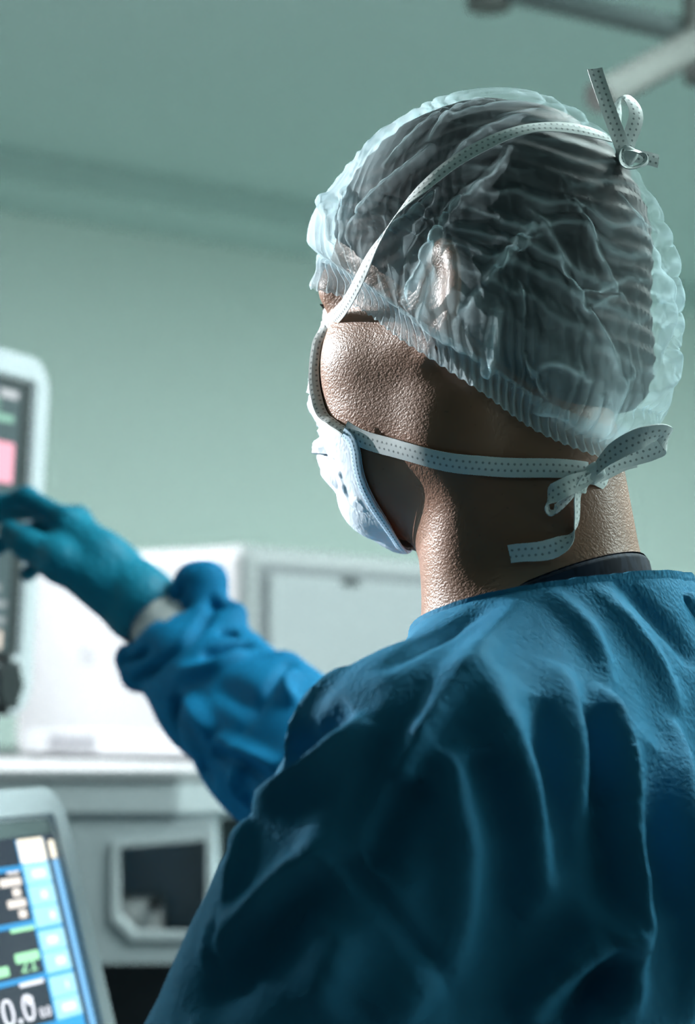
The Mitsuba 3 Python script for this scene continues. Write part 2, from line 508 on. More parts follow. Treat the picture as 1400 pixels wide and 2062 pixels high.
# surgical lamp heads ahead of the person (outside the frame): they light the face, the mask, the arm and the machine
for pos, aim, beam, cut, power, what in LAMPS:
    k = thing('surgical_lamp', what, 'surgical lamp', 'surgical lamps')
    zl = unit(aim - pos)
    xl = unit(np.cross(zl, V(0, 0, 1)))
    LM = frame(pos, xl, np.cross(zl, xl), zl)
    prof = np.array([[0.0, -0.10], [0.06, -0.10], [0.10, -0.08], [0.22, -0.05], [0.262, -0.02], [0.27, 0.005], [0.262, 0.012], [0.245, 0.008], [0.245, -0.002], [0.0, -0.002]])
    obj('housing', placed(trimesh.creation.revolve(prof, sections=64), LM), 'm_white', k, smooth=30)
    disc = trimesh.creation.revolve(np.array([[0.0, 0.004], [0.24, 0.004]]), sections=64)
    if disc.face_normals[:, 2].mean() < 0:
        disc.invert()
    emit('lens', placed(disc, LM), (2.0, 2.05, 2.05), k, 0.2)
    src = pos + zl * 0.03
    scene['beam_' + k] = {'type': 'spot', 'intensity': {'type': 'rgb', 'value': list(power)}, 'cutoff_angle': cut, 'beam_width': beam,
                          'to_world': T().look_at(origin=src.tolist(), target=aim.tolist(), up=[0, 0, 1])}
    h0 = pos - zl * 0.10
    obj('arm', pipe([h0 + zl * 0.01, h0 - zl * 0.06, V(h0[0] - 0.16, h0[1] + 0.02, CEIL - 0.1), V(h0[0] - 0.2, h0[1] + 0.03, CEIL)], 0.02, n=40), 'm_arm_grey', k, smooth=40)
    obj('ceiling_plate', moved(trimesh.creation.cylinder(0.09, 0.03, sections=40), h0[0] - 0.2, h0[1] + 0.03, CEIL - 0.015), 'm_white', k, smooth=30)

# ================================================================= BACKGROUND EQUIPMENT
# lamp arm under the ceiling at the top right
k = thing('ceiling_boom', 'grey jointed ceiling arm with two segments above and behind the head', 'lamp arm')
A0, A1, A2 = P(985, -28, 2.72), P(1432, 74, 2.55), P(1206, 196, 2.36)
obj('upper_arm', pipe(np.linspace(A0, A1, 12), 0.016), 'm_arm_dark', k, smooth=40, label='dark upper arm segment')
obj('lower_arm', pipe(np.linspace(A1, A2, 12), np.linspace(0.021, 0.019, 12)), 'm_arm_grey', k, smooth=40, label='light grey lower arm segment')
obj('joint', moved(trimesh.creation.cylinder(0.034, 0.11, sections=32), *A1), 'm_arm_grey', k, smooth=30)
obj('ceiling_post', pipe([A0 - V(0, 0, 0.03), V(A0[0], A0[1], CEIL)], 0.03), 'm_arm_grey', k, smooth=40)

# white machine: corner towards the camera, bright left side, shaded right side with a door
BZ0, BH = 1.318, 0.266
bc = P(492, 1098, 2.50)
bL, bR = unit(V(-0.80, 0.60, 0)), unit(V(0.60, 0.80, 0))
wL, wR = 0.40, 0.62
k = thing('white_machine', 'white cabinet machine with a grey door standing on the cart behind the raised arm', 'medical machine')
MB = frame(V(bc[0], bc[1], BZ0), bR, -bL * -1, V(0, 0, 1))
MB = frame(V(bc[0], bc[1], BZ0), bR, bL, V(0, 0, 1))    # x along the right side, y along the left side
body = moved(rbox(wR, wL, BH, 0.020, 6), wR / 2, wL / 2, BH / 2)
obj('housing', placed(body, MB), 'm_white', k, smooth=35)
rim = prism(rrect(0.028, 0.02, wR - 0.03, BH - 0.022, 0.008).difference(rrect(0.038, 0.02 + 0.010, wR - 0.04, BH - 0.032, 0.006)), 0.006)
XZ = frame(V(0, 0, 0), V(1, 0, 0), V(0, 0, 1), V(0, -1, 0))
obj('door_gap', placed(moved(placed(rim, XZ), 0, 0.004, 0), MB), 'm_grey_mark', k)
dr_ = rbox(wR - 0.082, 0.012, BH - 0.066, 0.004)
door = obj('door', placed(moved(dr_, wR / 2, -0.002, BH / 2 - 0.001), MB), 'm_grey_panel', k, smooth=30, label='light grey door panel')
obj('latch', placed(moved(rbox(0.034, 0.012, 0.009, 0.003), 0.205, -0.006, BH - 0.038), MB), 'm_slot', door, smooth=30, label='small black latch')
for i in range(3):
    obj('vent_slot', placed(moved(rbox(0.004, 0.022 + 0.006 * (i % 2), 0.0032, 0.0012), 0.0, 0.262, 0.142 - 0.0085 * i), MB), 'm_grey_mark', k)
obj('base_strip', placed(moved(rbox(0.006, wL - 0.05, 0.030, 0.002), 0.0, wL / 2, 0.022), MB), 'm_white_soft', k, smooth=30)
obj('plate', placed(moved(rbox(0.006, 0.085, 0.022, 0.002), -0.002, 0.285, 0.022), MB), 'm_grey_mark', k, smooth=30, label='grey rectangular plate near the base')
obj('screw_cap', placed(moved(trimesh.creation.icosphere(3, 0.006), 0.022, 0.022, BH - 0.004), MB), 'm_white', k, smooth=True)

# cart that carries it
k = thing('machine_cart', 'grey equipment cart with white top and dark window under the white machine', 'cart')
CY = 2.27
cx0, cx1 = -1.35, P(455, 1600, CY)[0]
zt = BZ0
cw, depth = cx1 - cx0, 0.70


def cart_box(x0, x1, z0, z1, y0, y1, r=0.01):
    return moved(rbox(x1 - x0, y1 - y0, z1 - z0, r, 5), (x0 + x1) / 2, (y0 + y1) / 2, (z0 + z1) / 2)


top = Polygon([(cx0, CY), (cx1 - 0.05, CY), (cx1 + 0.03, CY + 0.05), (cx1 + 0.42, CY + 0.80), (cx1 + 0.3, CY + 1.0), (cx0, CY + 1.0)])
top = top.buffer(-0.02).buffer(0.02)
obj('top', moved(prism(top, 0.010), 0, 0, zt - 0.010), 'm_white', k, smooth=30, label='white top')
obj('fascia', moved(prism(top.buffer(-0.004), 0.036), 0, 0, zt - 0.046), 'm_cart_edge', k, smooth=30)
obj('groove', moved(prism(top.buffer(-0.016), 0.008), 0, 0, zt - 0.054), 'm_recess', k)
# body front with a window opening
wx0, wx1 = P(243, 1780, CY)[0], P(418, 1780, CY)[0]
wz1, wz0 = P(330, 1690, CY)[2], P(330, 1872, CY)[2]
bx1 = P(432, 1780, CY)[0]
fz0 = P(300, 1935, CY)[2]
op = Polygon([(wx0 + 0.018, wz0), (wx1 - 0.012, wz0), (wx1, wz0 + 0.02), (wx1, wz1), (wx0, wz1 - 0.008), (wx0, wz0 + 0.018)])
front = sbox(cx0, fz0, bx1, zt - 0.054).difference(op)
obj('front_panel', placed(prism(front, 0.02), frame(V(0, CY + 0.03, 0), V(1, 0, 0), V(0, 0, 1), V(0, -1, 0))), 'm_cart', k)
obj('window_frame', placed(prism(op.buffer(0.008, join_style=2).difference(op), 0.026), frame(V(0, CY + 0.031, 0), V(1, 0, 0), V(0, 0, 1), V(0, -1, 0))), 'm_cart_edge', k, label='lighter frame round the window')
rec = [cart_box(wx0 - 0.03, bx1, wz0 - 0.03, wz0 - 0.012, CY + 0.031, CY + 0.12, 0.002), cart_box(wx0 - 0.03, bx1, wz1 + 0.012, wz1 + 0.02, CY + 0.031, CY + 0.12, 0.002), cart_box(wx0 - 0.03, bx1, wz0 - 0.03, wz1 + 0.02, CY + 0.12, CY + 0.13, 0.002),
       cart_box(wx0 - 0.04, wx0 - 0.03, wz0 - 0.03, wz1 + 0.02, CY + 0.031, CY + 0.13, 0.002), cart_box(bx1 - 0.01, bx1, wz0 - 0.03, wz1 + 0.02, CY + 0.031, CY + 0.13, 0.002)]
obj('recess', trimesh.util.concatenate(rec), 'm_recess', k)
obj('column', cart_box(cx0, bx1 - 0.03, 0.06, fz0, CY + 0.10, CY + 0.60, 0.01), 'm_black', k, smooth=30, label='black lower column')
obj('rear_column', cart_box(bx1, bx1 + 0.20, 0.06, zt - 0.054, CY + 0.35, CY + 0.85, 0.01), 'm_black', k, smooth=30)
for x in (cx0 + 0.1, bx1 - 0.12):
    for y in (CY + 0.16, CY + 0.54):
        obj('caster', placed(trimesh.creation.cylinder(0.035, 0.03, sections=28), T_ := frame(V(x, y, 0.035), V(0, 1, 0), V(0, 0, 1), V(1, 0, 0))), 'm_black', k, smooth=30)
k = thing('grey_device', 'small grey device with a round knob inside the cart window', 'device')
dx0, dx1 = P(243, 1850, CY + .05)[0], P(332, 1850, CY + .05)[0]
dz0, dz1 = wz0 - 0.0119, P(300, 1792, CY + .12)[2]
obj('body', cart_box(dx0, dx1, dz0, dz1, CY + 0.045, CY + 0.115, 0.008), 'm_device', k, smooth=30)
kn = placed(trimesh.creation.cylinder(0.007, 0.02, sections=24), frame(P(318, 1815, CY + 0.045) * V(1, 0, 1) + V(0, CY + 0.042, 0), V(1, 0, 0), V(0, 0, 1), V(0, -1, 0)))
obj('knob', kn, 'm_black', k, smooth=30, label='dark round knob')
cartk = 'machine_cart'
e0 = P(436, 1652, 2.46)
dd = moved(rbox(0.12, 0.12, 0.062, 0.006), e0[0] + 0.06, e0[1] + 0.06, e0[2] - 0.031)
obj('side_box', dd, 'm_arm_dark', cartk, smooth=30, label='dark grey box at the right of the cart')

# --- monitors, both turned to the right, towards the person
YAW = V(0.39, 0.92, 0)
NRM = V(0.92, -0.39, 0)


def monitor(name, label, corner, w, h, tilt, side, top_m, bottom_m, thick=0.06, r=0.03, m='m_bezel', yaw=None):
    """corner: the outer top right corner of the front. Local x: to the right, y: up, z: out of the screen; the origin is that corner."""
    t = math.radians(tilt)
    e, nh = (YAW, NRM) if yaw is None else yaw
    up = V(0, 0, 1) * math.cos(t) - nh * math.sin(t)
    M = frame(corner, e, up, np.cross(e, up))
    k = thing(name, label, 'monitor')
    outer = rrect(-w, -h, 0, 0, r)
    inner = rrect(-w + side, -h + bottom_m, -side, -top_m, 0.004)
    bz = moved(prism(outer.difference(inner), 0.022), 0, 0, -0.028)
    ch = [moved(prism(outer.buffer(-0.004).difference(inner.buffer(0.003)), 0.003), 0, 0, -0.006)]
    obj('bezel', placed(trimesh.util.concatenate([bz] + ch), M), m, k)
    obj('back_shell', placed(trimesh.util.concatenate([moved(prism(outer.buffer(-0.004), 0.03), 0, 0, -0.05), moved(prism(rrect(-w, -h, 0, 0, r).buffer(-0.03), 0.03), 0, 0, -0.08)]), M), m, k)
    x0, y0, x1, y1 = inner.bounds
    obj('screen', placed(moved(rbox(x1 - x0 + 0.004, y1 - y0 + 0.004, 0.008, 0.001), (x0 + x1) / 2, (y0 + y1) / 2, -0.012), M), 'm_black', k, label='black glass screen')
    return k, M, inner.bounds


def plate(x0, y0, x1, y1, r=0.0015, z=-0.0078):
    r = min(r, 0.45 * min(x1 - x0, y1 - y0))
    return moved(prism(rrect(x0, y0, x1, y1, r), 0.0008), 0, 0, z)


def text(s, x, y, hgt, z=-0.0074, wide=1.0):
    me = meshkit.text_mesh(s, hgt, 0.0006)
    me.apply_scale([wide, 1, 1])
    return moved(me, x, y, z)


cat = trimesh.util.concatenate
# upper monitor beside the hand
k, M, (sx0, sy0, sx1, sy1) = monitor('patient_monitor', 'pale grey patient monitor with pink readout at the left edge behind the gloved hand', P(112, 730, 2.10), 0.40, 0.360, -3.0, 0.031, 0.026, 0.060, r=0.035)
obj('screen_edge', placed(moved(prism(sbox(sx0, sy0, sx1, sy1).difference(sbox(sx0, sy0, sx1 - 0.016, sy1 - 0.006)), 0.001), 0, 0, -0.0079), M), 'm_slot', k)
emit('display', placed(plate(sx0, sy0 + 0.004, sx1 - 0.017, sy1 - 0.008, z=-0.0085), M), (0.030, 0.060, 0.068), k)
emit('pink_readout', placed(plate(sx1 - 0.20, sy1 - 0.104, sx1 - 0.026, sy1 - 0.064), M), (0.85, 0.36, 0.46), k)
obj('pink_digits', placed(text('98', sx1 - 0.122, sy1 - 0.096, 0.024, -0.0068), M), 'm_grey_mark', k)
emits('white_text', [plate(sx1 - 0.056, sy1 - 0.020, sx1 - 0.024, sy1 - 0.012), plate(sx1 - 0.16, sy1 - 0.014, sx1 - 0.11, sy1 - 0.006)], M, (0.42, 0.45, 0.47), k)
emits('green_text', [text('0', sx1 - 0.096, sy1 - 0.030, 0.016), text('5', sx1 - 0.066, sy1 - 0.034, 0.012), plate(sx1 - 0.062, sy1 - 0.044, sx1 - 0.030, sy1 - 0.037)], M, (0.20, 0.42, 0.32), k)
emits('grey_key', [plate(sx1 - 0.17, y, sx1 - 0.024, y + 0.007) for y in (sy0 + 0.047, sy0 + 0.031)] + [plate(sx1 - 0.06, sy0 + 0.062, sx1 - 0.036, sy0 + 0.070)], M, (0.22, 0.25, 0.26), k)
emit('cream_key', placed(plate(sx1 - 0.15, sy0 + 0.006, sx1 - 0.028, sy0 + 0.024), M), (0.60, 0.52, 0.44), k)
kprof = np.array([[0, 0.03], [0.020, 0.03], [0.024, 0.024], [0.024, 0.006], [0.030, 0.004], [0.030, 0.0], [0, 0.0]])
kx, ky = -0.098, -0.328
kb = trimesh.creation.revolve(kprof[::-1], sections=40)
kb2 = [placed(rbox(0.010, 0.010, 0.024, 0.003), frame(V(0.024 * math.cos(a), 0.024 * math.sin(a), 0.015), V(math.cos(a), math.sin(a), 0), V(-math.sin(a), math.cos(a), 0), V(0, 0, 1))) for a in np.arange(8) * math.pi / 4]
obj('knob', placed(moved(cat([kb] + kb2), kx, ky, 0.002), M), 'm_black', k, label='black control knob')
foot = placed(moved(rbox(0.10, 0.05, 0.06, 0.012), -0.20, -0.352, -0.04), M)
obj('mount', foot, 'm_arm_dark', k, smooth=30, label='dark mount under the monitor')
mb = (M @ V(-0.20, -0.37, -0.04, 1))[:3]
obj('stem', pipe([mb + V(0, 0, 0.02), V(mb[0], mb[1], mb[2] - 0.03), V(mb[0] - 0.02, 2.16, zt - 0.03), V(mb[0] - 0.02, CY - 0.004, zt - 0.03)], 0.018, n=30), 'm_arm_grey', k, smooth=40)

# lower monitor with the blue keys
k, M, (sx0, sy0, sx1, sy1) = monitor('touch_monitor', 'grey touch monitor with blue side keys and white digits at the lower left corner', P(132, 1578, 1.60), 0.34, 0.30, 16.0, 0.024, 0.024, 0.024, r=0.026, m='m_cart_edge')
emit('display', placed(plate(sx0, sy0, sx1, sy1 - 0.012, z=-0.0085), M), (0.010, 0.017, 0.035), k)
obj('top_strip', placed(plate(sx0, sy1 - 0.012, sx1, sy1, z=-0.008), M), 'm_arm_dark', k)
kw = 0.036                     # the column of keys
K0, K1 = sx1 - 0.016 - kw, sx1 - 0.016
Y0 = sy1 - 0.014
emit('blue_field', placed(cat([plate(K0 - 0.001, sy0, K1 + 0.001, Y0, 0.0005, -0.0080)]), M), (0.03, 0.33, 0.70), k)
emit('blue_edge', placed(plate(sx1 - 0.008, sy0, sx1 - 0.001, Y0 - 0.018, 0.0005), M), (0.16, 0.42, 0.72), k)
emits('cream_key', [plate(K0, Y0 - 0.018, K1, Y0), plate(K1 + 0.008, Y0 - 0.017, K1 + 0.0145, Y0 - 0.003)], M, (1.0, 0.92, 0.74), k)
ky = Y0 - 0.0192
for i in range(7):
    if i == 3 or i == 5:
        ky -= 0.002
    key = emit('blue_key', placed(plate(K0 + 0.001, ky - 0.0150, K1, ky, z=-0.0074), M), (0.34, 0.70, 0.88), k)
    emit('caption', placed(cat([plate(K0 + 0.010 + 0.006 * (i % 3), ky - 0.0105, K1 - 0.008 - 0.004 * (i % 2), ky - 0.0048, z=-0.0068)]), M), (0.80, 0.95, 1.0), key)
    ky -= 0.0160
XA = K0 - 0.004                # right end of the readouts
rows = [sy1 - 0.0327, sy1 - 0.0736, sy1 - 0.1126, sy1 - 0.1480]
emits('blue_line', [plate(sx0, y - 0.004, XA + 0.002, y, 0.0005, -0.0077) for y in rows] + [plate(XA - 0.125, sy0, XA - 0.119, rows[2], 0.0005, -0.0077)], M, (0.02, 0.26, 0.58), k)
wt = [text('14:03', XA - 0.080, sy1 - 0.026, 0.009, wide=1.5), text('0.0', XA - 0.066, rows[2] - 0.031, 0.0185, wide=1.15), text('0.0', XA - 0.0165, rows[2] - 0.031, 0.007, wide=1.0)]
wt += [plate(XA - 0.11, rows[1] - 0.009, XA - 0.075, rows[1] - 0.004), plate(XA - 0.115, rows[2] - 0.008, XA - 0.066, rows[2] - 0.002), plate(XA - 0.034, rows[2] - 0.007, XA - 0.002, rows[2] - 0.001), plate(XA - 0.10, rows[3] - 0.008, XA - 0.05, rows[3] - 0.002),
       plate(XA - 0.034, rows[3] - 0.008, XA, rows[3] - 0.002), plate(XA - 0.09, rows[2] - 0.018, XA - 0.082, rows[2] - 0.013), plate(XA - 0.030, rows[2] - 0.020, XA - 0.022, rows[2] - 0.014)]
emits('white_readout', wt, M, (0.80, 0.84, 0.92), k)
ct = [text('50', XA - 0.16, rows[0] - 0.034, 0.020, wide=1.3)] + [plate(XA - d, rows[0] - y - 0.006, XA - e, rows[0] - y) for d, e, y in ((0.018, 0.002, 0.000), (0.030, 0.002, 0.0085), (0.016, 0.006, 0.0165), (0.026, 0.002, 0.0245), (0.014, 0.004, 0.0325))]
emits('cream_readout', ct, M, (0.78, 0.72, 0.66), k)
gt = [plate(XA - d, rows[1] - y - 0.007, XA - e, rows[1] - y) for d, e, y in ((0.030, -0.002, 0.0), (0.075, 0.060, 0.010), (0.032, 0.0, 0.022), (0.080, 0.044, 0.029))] + [text('21', XA - 0.029, rows[1] - 0.036, 0.009, wide=1.5)]
emits('green_readout', gt, M, (0.36, 0.80, 0.46), k)
mb = (M @ V(-0.20, -0.16, -0.08, 1))[:3]
obj('bracket', pipe([mb, mb + V(-0.10, 0.05, -0.02), mb + V(-0.13, 0.06, -0.08)], 0.02, n=16), 'm_arm_grey', k, smooth=40)
pb = mb + V(-0.13, 0.06, 0)
obj('stand', pipe([V(pb[0], pb[1], 0.02), V(pb[0], pb[1], pb[2] - 0.06)], 0.022), 'm_arm_grey', k, smooth=40)
obj('stand_base', moved(trimesh.creation.cylinder(0.20, 0.03, sections=48), pb[0], pb[1], 0.015), 'm_arm_dark', k, smooth=30)

# ================================================================= THE PERSON
person = thing('person', 'person in blue gown, hair cap and face mask, reaching out a gloved hand', 'person')
TH = math.radians(30)
A, Bx, Z = V(-math.cos(TH), math.sin(TH), 0), V(-math.sin(TH), -math.cos(TH), 0), V(0, 0, 1)
OH, OT = P(970, 620, 1.15), P(1025, 620, 1.15)


def H(a, b, z):
    return OH + a * A + b * Bx + z * Z


def TT(a, b, z):
    return OT + a * A + b * Bx + z * Z


AX = np.stack([A, Bx, Z], 1).astype(np.float32)


def to_h(p):
    return (p - OH.astype(np.float32)) @ AX


def to_t(p):
    return (p - OT.astype(np.float32)) @ AX


def mirror(q):
    q = q.copy()
    q[:, 1] = np.abs(q[:, 1])
    return q


def head_sd(q, ears=True):
    """Head and neck in head coordinates (forward, left, up from between the ears at eye level)."""
    m = mirror(q)
    d = ell(q, (-0.004, 0, 0.025), (0.0895, 0.0755, 0.083))
    d = smin(d, ell(q, (0.032, 0, -0.045), (0.058, 0.059, 0.078)), 0.03)
    d = smin(d, cone(m, (-0.002, 0.050, -0.078), (0.057, 0.012, -0.108), 0.014, 0.015), 0.028)
    d = smin(d, cone(m, (-0.004, 0.056, -0.03), (-0.002, 0.050, -0.078), 0.012, 0.013), 0.025)
    d = smin(d, ell(m, (0.028, 0.032, -0.052), (0.045, 0.031, 0.048)), 0.025)
    d = smin(d, ell(m, (0.048, 0.042, -0.030), (0.017, 0.015, 0.017)), 0.018)            # cheekbones
    d = smin(d, cone(m, (0.050, 0.040, -0.030), (0.004, 0.061, -0.028), 0.016, 0.010), 0.02)
    d = smin(d, cone(m, (0.079, 0.012, 0.014), (0.066, 0.046, 0.010), 0.011, 0.010), 0.016)   # brows
    d = smax(d, -ell(m, (0.093, 0.032, -0.006), (0.018, 0.016, 0.011)), 0.012)           # eye sockets
    d = smin(d, cone(q, (0.083, 0, 0.004), (0.097, 0, -0.038), 0.007, 0.009), 0.012)     # nose
    d = smin(d, ell(m, (0.088, 0.012, -0.041), (0.010, 0.008, 0.008)), 0.008)
    d = smin(d, ell(q, (0.083, 0, -0.064), (0.010, 0.024, 0.006)), 0.008)                # lips
    d = smin(d, ell(q, (0.080, 0, -0.074), (0.010, 0.021, 0.006)), 0.008)
    d = smin(d, ell(q, (0.066, 0, -0.104), (0.016, 0.020, 0.014)), 0.012)                # chin
    # ears
    c, s = math.cos(0.18), math.sin(0.18)
    e = m - np.array([-0.013, 0.078, -0.008], np.float32)
    e = np.stack([e[:, 0] * c + e[:, 2] * s, e[:, 1] + 0.45 * e[:, 0], -e[:, 0] * s + e[:, 2] * c], 1)
    ear = ell(e, (0, 0, 0), (0.0175, 0.0055, 0.031))
    ear = smax(ear, -ell(e, (0.002, 0.006, 0.002), (0.0105, 0.006, 0.021)), 0.004)
    ear = smin(ear, ell(e, (0.004, -0.002, -0.025), (0.008, 0.005, 0.009)), 0.006)
    if ears:
        d = smin(d, ear, 0.006)
    # neck
    n = cone(q, (-0.012, 0, -0.055), (-0.034, 0, -0.190), 0.052, 0.056)
    n = smin(n, cone(m, (-0.020, 0.054, -0.062), (-0.004, 0.024, -0.205), 0.014, 0.015), 0.024)  # neck muscles
    n = smin(n, cone(q, (-0.008, 0, -0.11), (-0.014, 0, -0.185), 0.032, 0.032), 0.03)
    n = smin(n, cone(q, (-0.036, 0, -0.05), (-0.060, 0, -0.20), 0.030, 0.032), 0.03)
    return smin(d, n, 0.022)


SH_L, EL_L, WR_L = (-0.025, 0.170, -0.256), (0.070, 0.198, -0.520), (0.30, 0.14, -0.60)
SHR = TT(-0.005, -0.175, -0.240)
ELR, WRR = P(735, 1665, 1.50), P(285, 1232, 1.715)


def torso_sd(p, g=0.0):
    """Trunk and arms; g is how far the gown stands off."""
    q = to_t(p)
    m = mirror(q)
    d = ell(q, (-0.015, 0, -0.40), (0.105 + g, 0.150 + g, 0.24 + g))
    d = smin(d, ell(q, (-0.010, 0, -0.62), (0.105 + g, 0.155 + g, 0.26)), 0.06)
    d = smin(d, cone(m, (-0.045, 0.02, -0.205), (-0.036, 0.140, -0.252), 0.042 + g * 0.5, 0.040 + g), 0.05)
    d = smin(d, cone(m, (-0.072, 0.085, -0.30), (-0.06, 0.08, -0.44), 0.055 + g, 0.05 + g), 0.06)   # shoulder blades
    d = smin(d, cone(q, SH_L, EL_L, 0.047 + g, 0.043 + g * 1.4), 0.045)
    d = smin(d, cone(q, EL_L, WR_L, 0.043 + g * 1.3, 0.030 + g), 0.03)
    return d


def arm_r(p, g=0.0):
    return smin(cone(p, SHR, ELR, 0.050 + g, 0.043 + g), cone(p, ELR, WRR, 0.041 + g, 0.026 + g), 0.03)


def body_sd(p):
    d = smin(head_sd(to_h(p)), torso_sd(p, -0.020), 0.04)
    return smin(d, arm_r(p, -0.010), 0.03)


bm = sdf_mesh(body_sd, (-0.26, 0.86, 1.05), (0.34, 1.84, 1.76), 0.0024)
bm = relax(bm, 3)
body = obj('body', bm, 'm_skin', person, smooth=True)

# eyes, brows, lashes
for s in (1, -1):
    ey = obj('eye', moved(trimesh.creation.icosphere(4, 0.0118), *H(0.071, 0.032 * s, -0.004)), 'm_eye', person, smooth=True)
    ir = trimesh.creation.icosphere(3, 0.006)
    obj('iris', moved(ir, *H(0.0775, 0.032 * s, -0.004)), 'm_iris', ey, smooth=True)
    hairs = []
    for i in range(34):
        t = i / 33
        b = (0.013 + 0.038 * t) * s
        base = H(0.090 - 0.018 * t - 0.014 * t * t, b, 0.019 + 0.008 * math.sin(math.pi * min(1, t * 1.15)) - 0.004 * t)
        for j in range(3):
            o = base + rng.normal(0, 0.0008, 3)
            hairs.append(pipe(np.linspace(o, o + A * 0.003 + Bx * s * 0.006 + Z * (0.003 - 0.005 * t), 3), 0.0005, 5))
    obj('eyebrow', cat(hairs), 'm_brow', person)
    la = []
    for i in range(12):
        t = i / 11
        b = (0.020 + 0.026 * t) * s
        base = H(0.080 - 0.014 * t * t, b, 0.000 + 0.003 * math.sin(math.pi * t))
        la.append(pipe(spline([base, base + A * 0.004 + Bx * s * (t - 0.3) * 0.004 - Z * 0.001, base + A * 0.0075 + Bx * s * (t - 0.3) * 0.007 + Z * 0.0005], 5), 0.00028, 5))
    obj('eyelashes', cat(la), 'm_brow', person)


# hair under the cap
def brim(phi):
    """Height of the cap's edge over the angle round the head (0 = front, 90 = left)."""
    return -0.022 + 0.056 * np.cos(phi)


def hair_sd(p):
    q = to_h(p)
    d = ell(q, (-0.004, 0, 0.026), (0.0930, 0.0790, 0.0895))
    d = smin(d, cone(q, (-0.052, 0.026, -0.035), (-0.052, -0.026, -0.035), 0.036, 0.036), 0.03)
    d = d + 0.0022 * (np.sin(q[:, 2] * 620 + 5 * np.sin(q[:, 0] * 50)) * 0.5)
    phi = np.arctan2(q[:, 1], q[:, 0])
    edge = brim(phi) + 0.012 - q[:, 2]
    d = smax(d, edge * 0.9, 0.008)
    return smax(d, (q[:, 0] - 0.080 + 0.25 * (0.06 - q[:, 2])), 0.01)


hm = relax(sdf_mesh(hair_sd, OH - 0.16, OH + 0.16, 0.003), 2)
obj('hair', hm, 'm_hair', person, smooth=True)

# --------------------------------------------------------------- bouffant cap
NP, NT = 900, 420
C0 = np.array([-0.004, 0, 0.022])


def smooth01(x):
    x = np.clip(x, 0, 1)
    return x * x * (3 - 2 * x)


def wrapd(a, b):
    return (a - b + np.pi) % (2 * np.pi) - np.pi


phi = np.linspace(0, 2 * np.pi, NP, endpoint=False)
tt = np.linspace(0, 1, NT)
PH, TTt = np.meshgrid(phi, tt, indexing='ij')
zb = brim(PH) - C0[2]
rho = 1 / np.sqrt((np.cos(PH) / 0.098) ** 2 + (np.sin(PH) / 0.077) ** 2)
psb = np.arctan2(zb, rho * np.sqrt(np.clip(1 - (zb / 0.105) ** 2, 0.2, 1)))
PS = psb + (np.pi / 2 - psb) * TTt
D = np.stack([np.cos(PS) * np.cos(PH), np.cos(PS) * np.sin(PH), np.sin(PS)], -1)
rad = 1 / np.sqrt((D[..., 0] / 0.0945) ** 2 + (D[..., 1] / 0.0785) ** 2 + (D[..., 2] / 0.0905) ** 2)
back, left, frontw = np.exp(-(wrapd(PH, np.pi) / 0.85) ** 2), np.exp(-(wrapd(PH, np.pi / 2) / 0.5) ** 2), np.exp(-(wrapd(PH, 0) / 1.05) ** 4)
low = np.exp(-((TTt - 0.13) / 0.14) ** 2)
puff = smooth01(TTt / 0.07)
offs = 0.0035 + 0.0045 * puff + puff * low * (0.006 + 0.027 * back) - 0.0035 * back * np.exp(-((TTt - 0.62) / 0.22) ** 2)
ear = np.exp(-(wrapd(PH, np.pi / 2 + 0.14) / 0.34) ** 2 - ((TTt - 0.10) / 0.17) ** 2) + np.exp(-(wrapd(PH, -np.pi / 2 - 0.14) / 0.34) ** 2 - ((TTt - 0.10) / 0.17) ** 2)
offs += 0.014 * ear * puff
# gathers: folds that run up from the elastic and fan out
pos = C0 + D * rad[..., None]
n1 = meshkit.fbm(np.stack([np.cos(PH) * 2.2, np.sin(PH) * 2.2, TTt * 2.0], -1), 3, seed=3)
n2 = meshkit.fbm(pos * 38, 3, seed=5)
ph_w = PH + 0.22 * (n1 - 0.5) + 0.30 * TTt
gat = np.sin(ph_w * 46 + 7 * n2) * 0.5 + 0.5 * np.sin(ph_w * 29 + 2.1 + 5 * n1)
sharp = 1 - np.abs(gat)
offs += puff * 0.0034 * (sharp - 0.5) * np.exp(-TTt / 0.22)
# cross ripples of the pleated cloth
s_len = TTt * 0.17
rip = np.sin(2 * np.pi * (s_len / 0.0100 + 1.8 * n2 + 0.8 * n1))
ripw = smooth01((meshkit.fbm(pos * 16 + 3, 2, seed=9) - 0.25) / 0.3) * smooth01((TTt - 0.12) / 0.2) * (1 - 0.9 * smooth01((TTt - 0.86) / 0.1))
offs += 0.0015 * rip * ripw
offs += 0.006 * (meshkit.fbm(pos * 22 + 11, 2, seed=12) - 0.5) * puff * (1 - 0.6 * TTt)
loc = C0 + D * (rad + offs)[..., None]
vc = OH + loc[..., 0:1] * A + loc[..., 1:2] * Bx + loc[..., 2:3] * Z
i, j = np.meshgrid(np.arange(NP), np.arange(NT - 1), indexing='ij')
i2 = (i + 1) % NP
q4 = np.stack([i * NT + j, i2 * NT + j, i2 * NT + j + 1, i * NT + j + 1], -1).reshape(-1, 4)
cap = trimesh.Trimesh(vc.reshape(-1, 3), np.vstack([q4[:, [0, 1, 2]], q4[:, [0, 2, 3]]]), process=False)
cv, cn = np.array(cap.vertices), vnormals(cap)
opac = 0.085 + 0.28 * np.clip(sharp - 0.4, 0, 1) * np.exp(-TTt / 0.3) + 0.34 * np.clip(rip, 0, 1) ** 4 * ripw + 0.16 * (n2 - 0.5)
opac = opac + 0.22 * np.exp(-TTt / 0.05) + 0.26 * back * low + 0.22 * ear + 0.95 * frontw * smooth01(1.75 - 1.6 * TTt)
opac = opac.ravel()
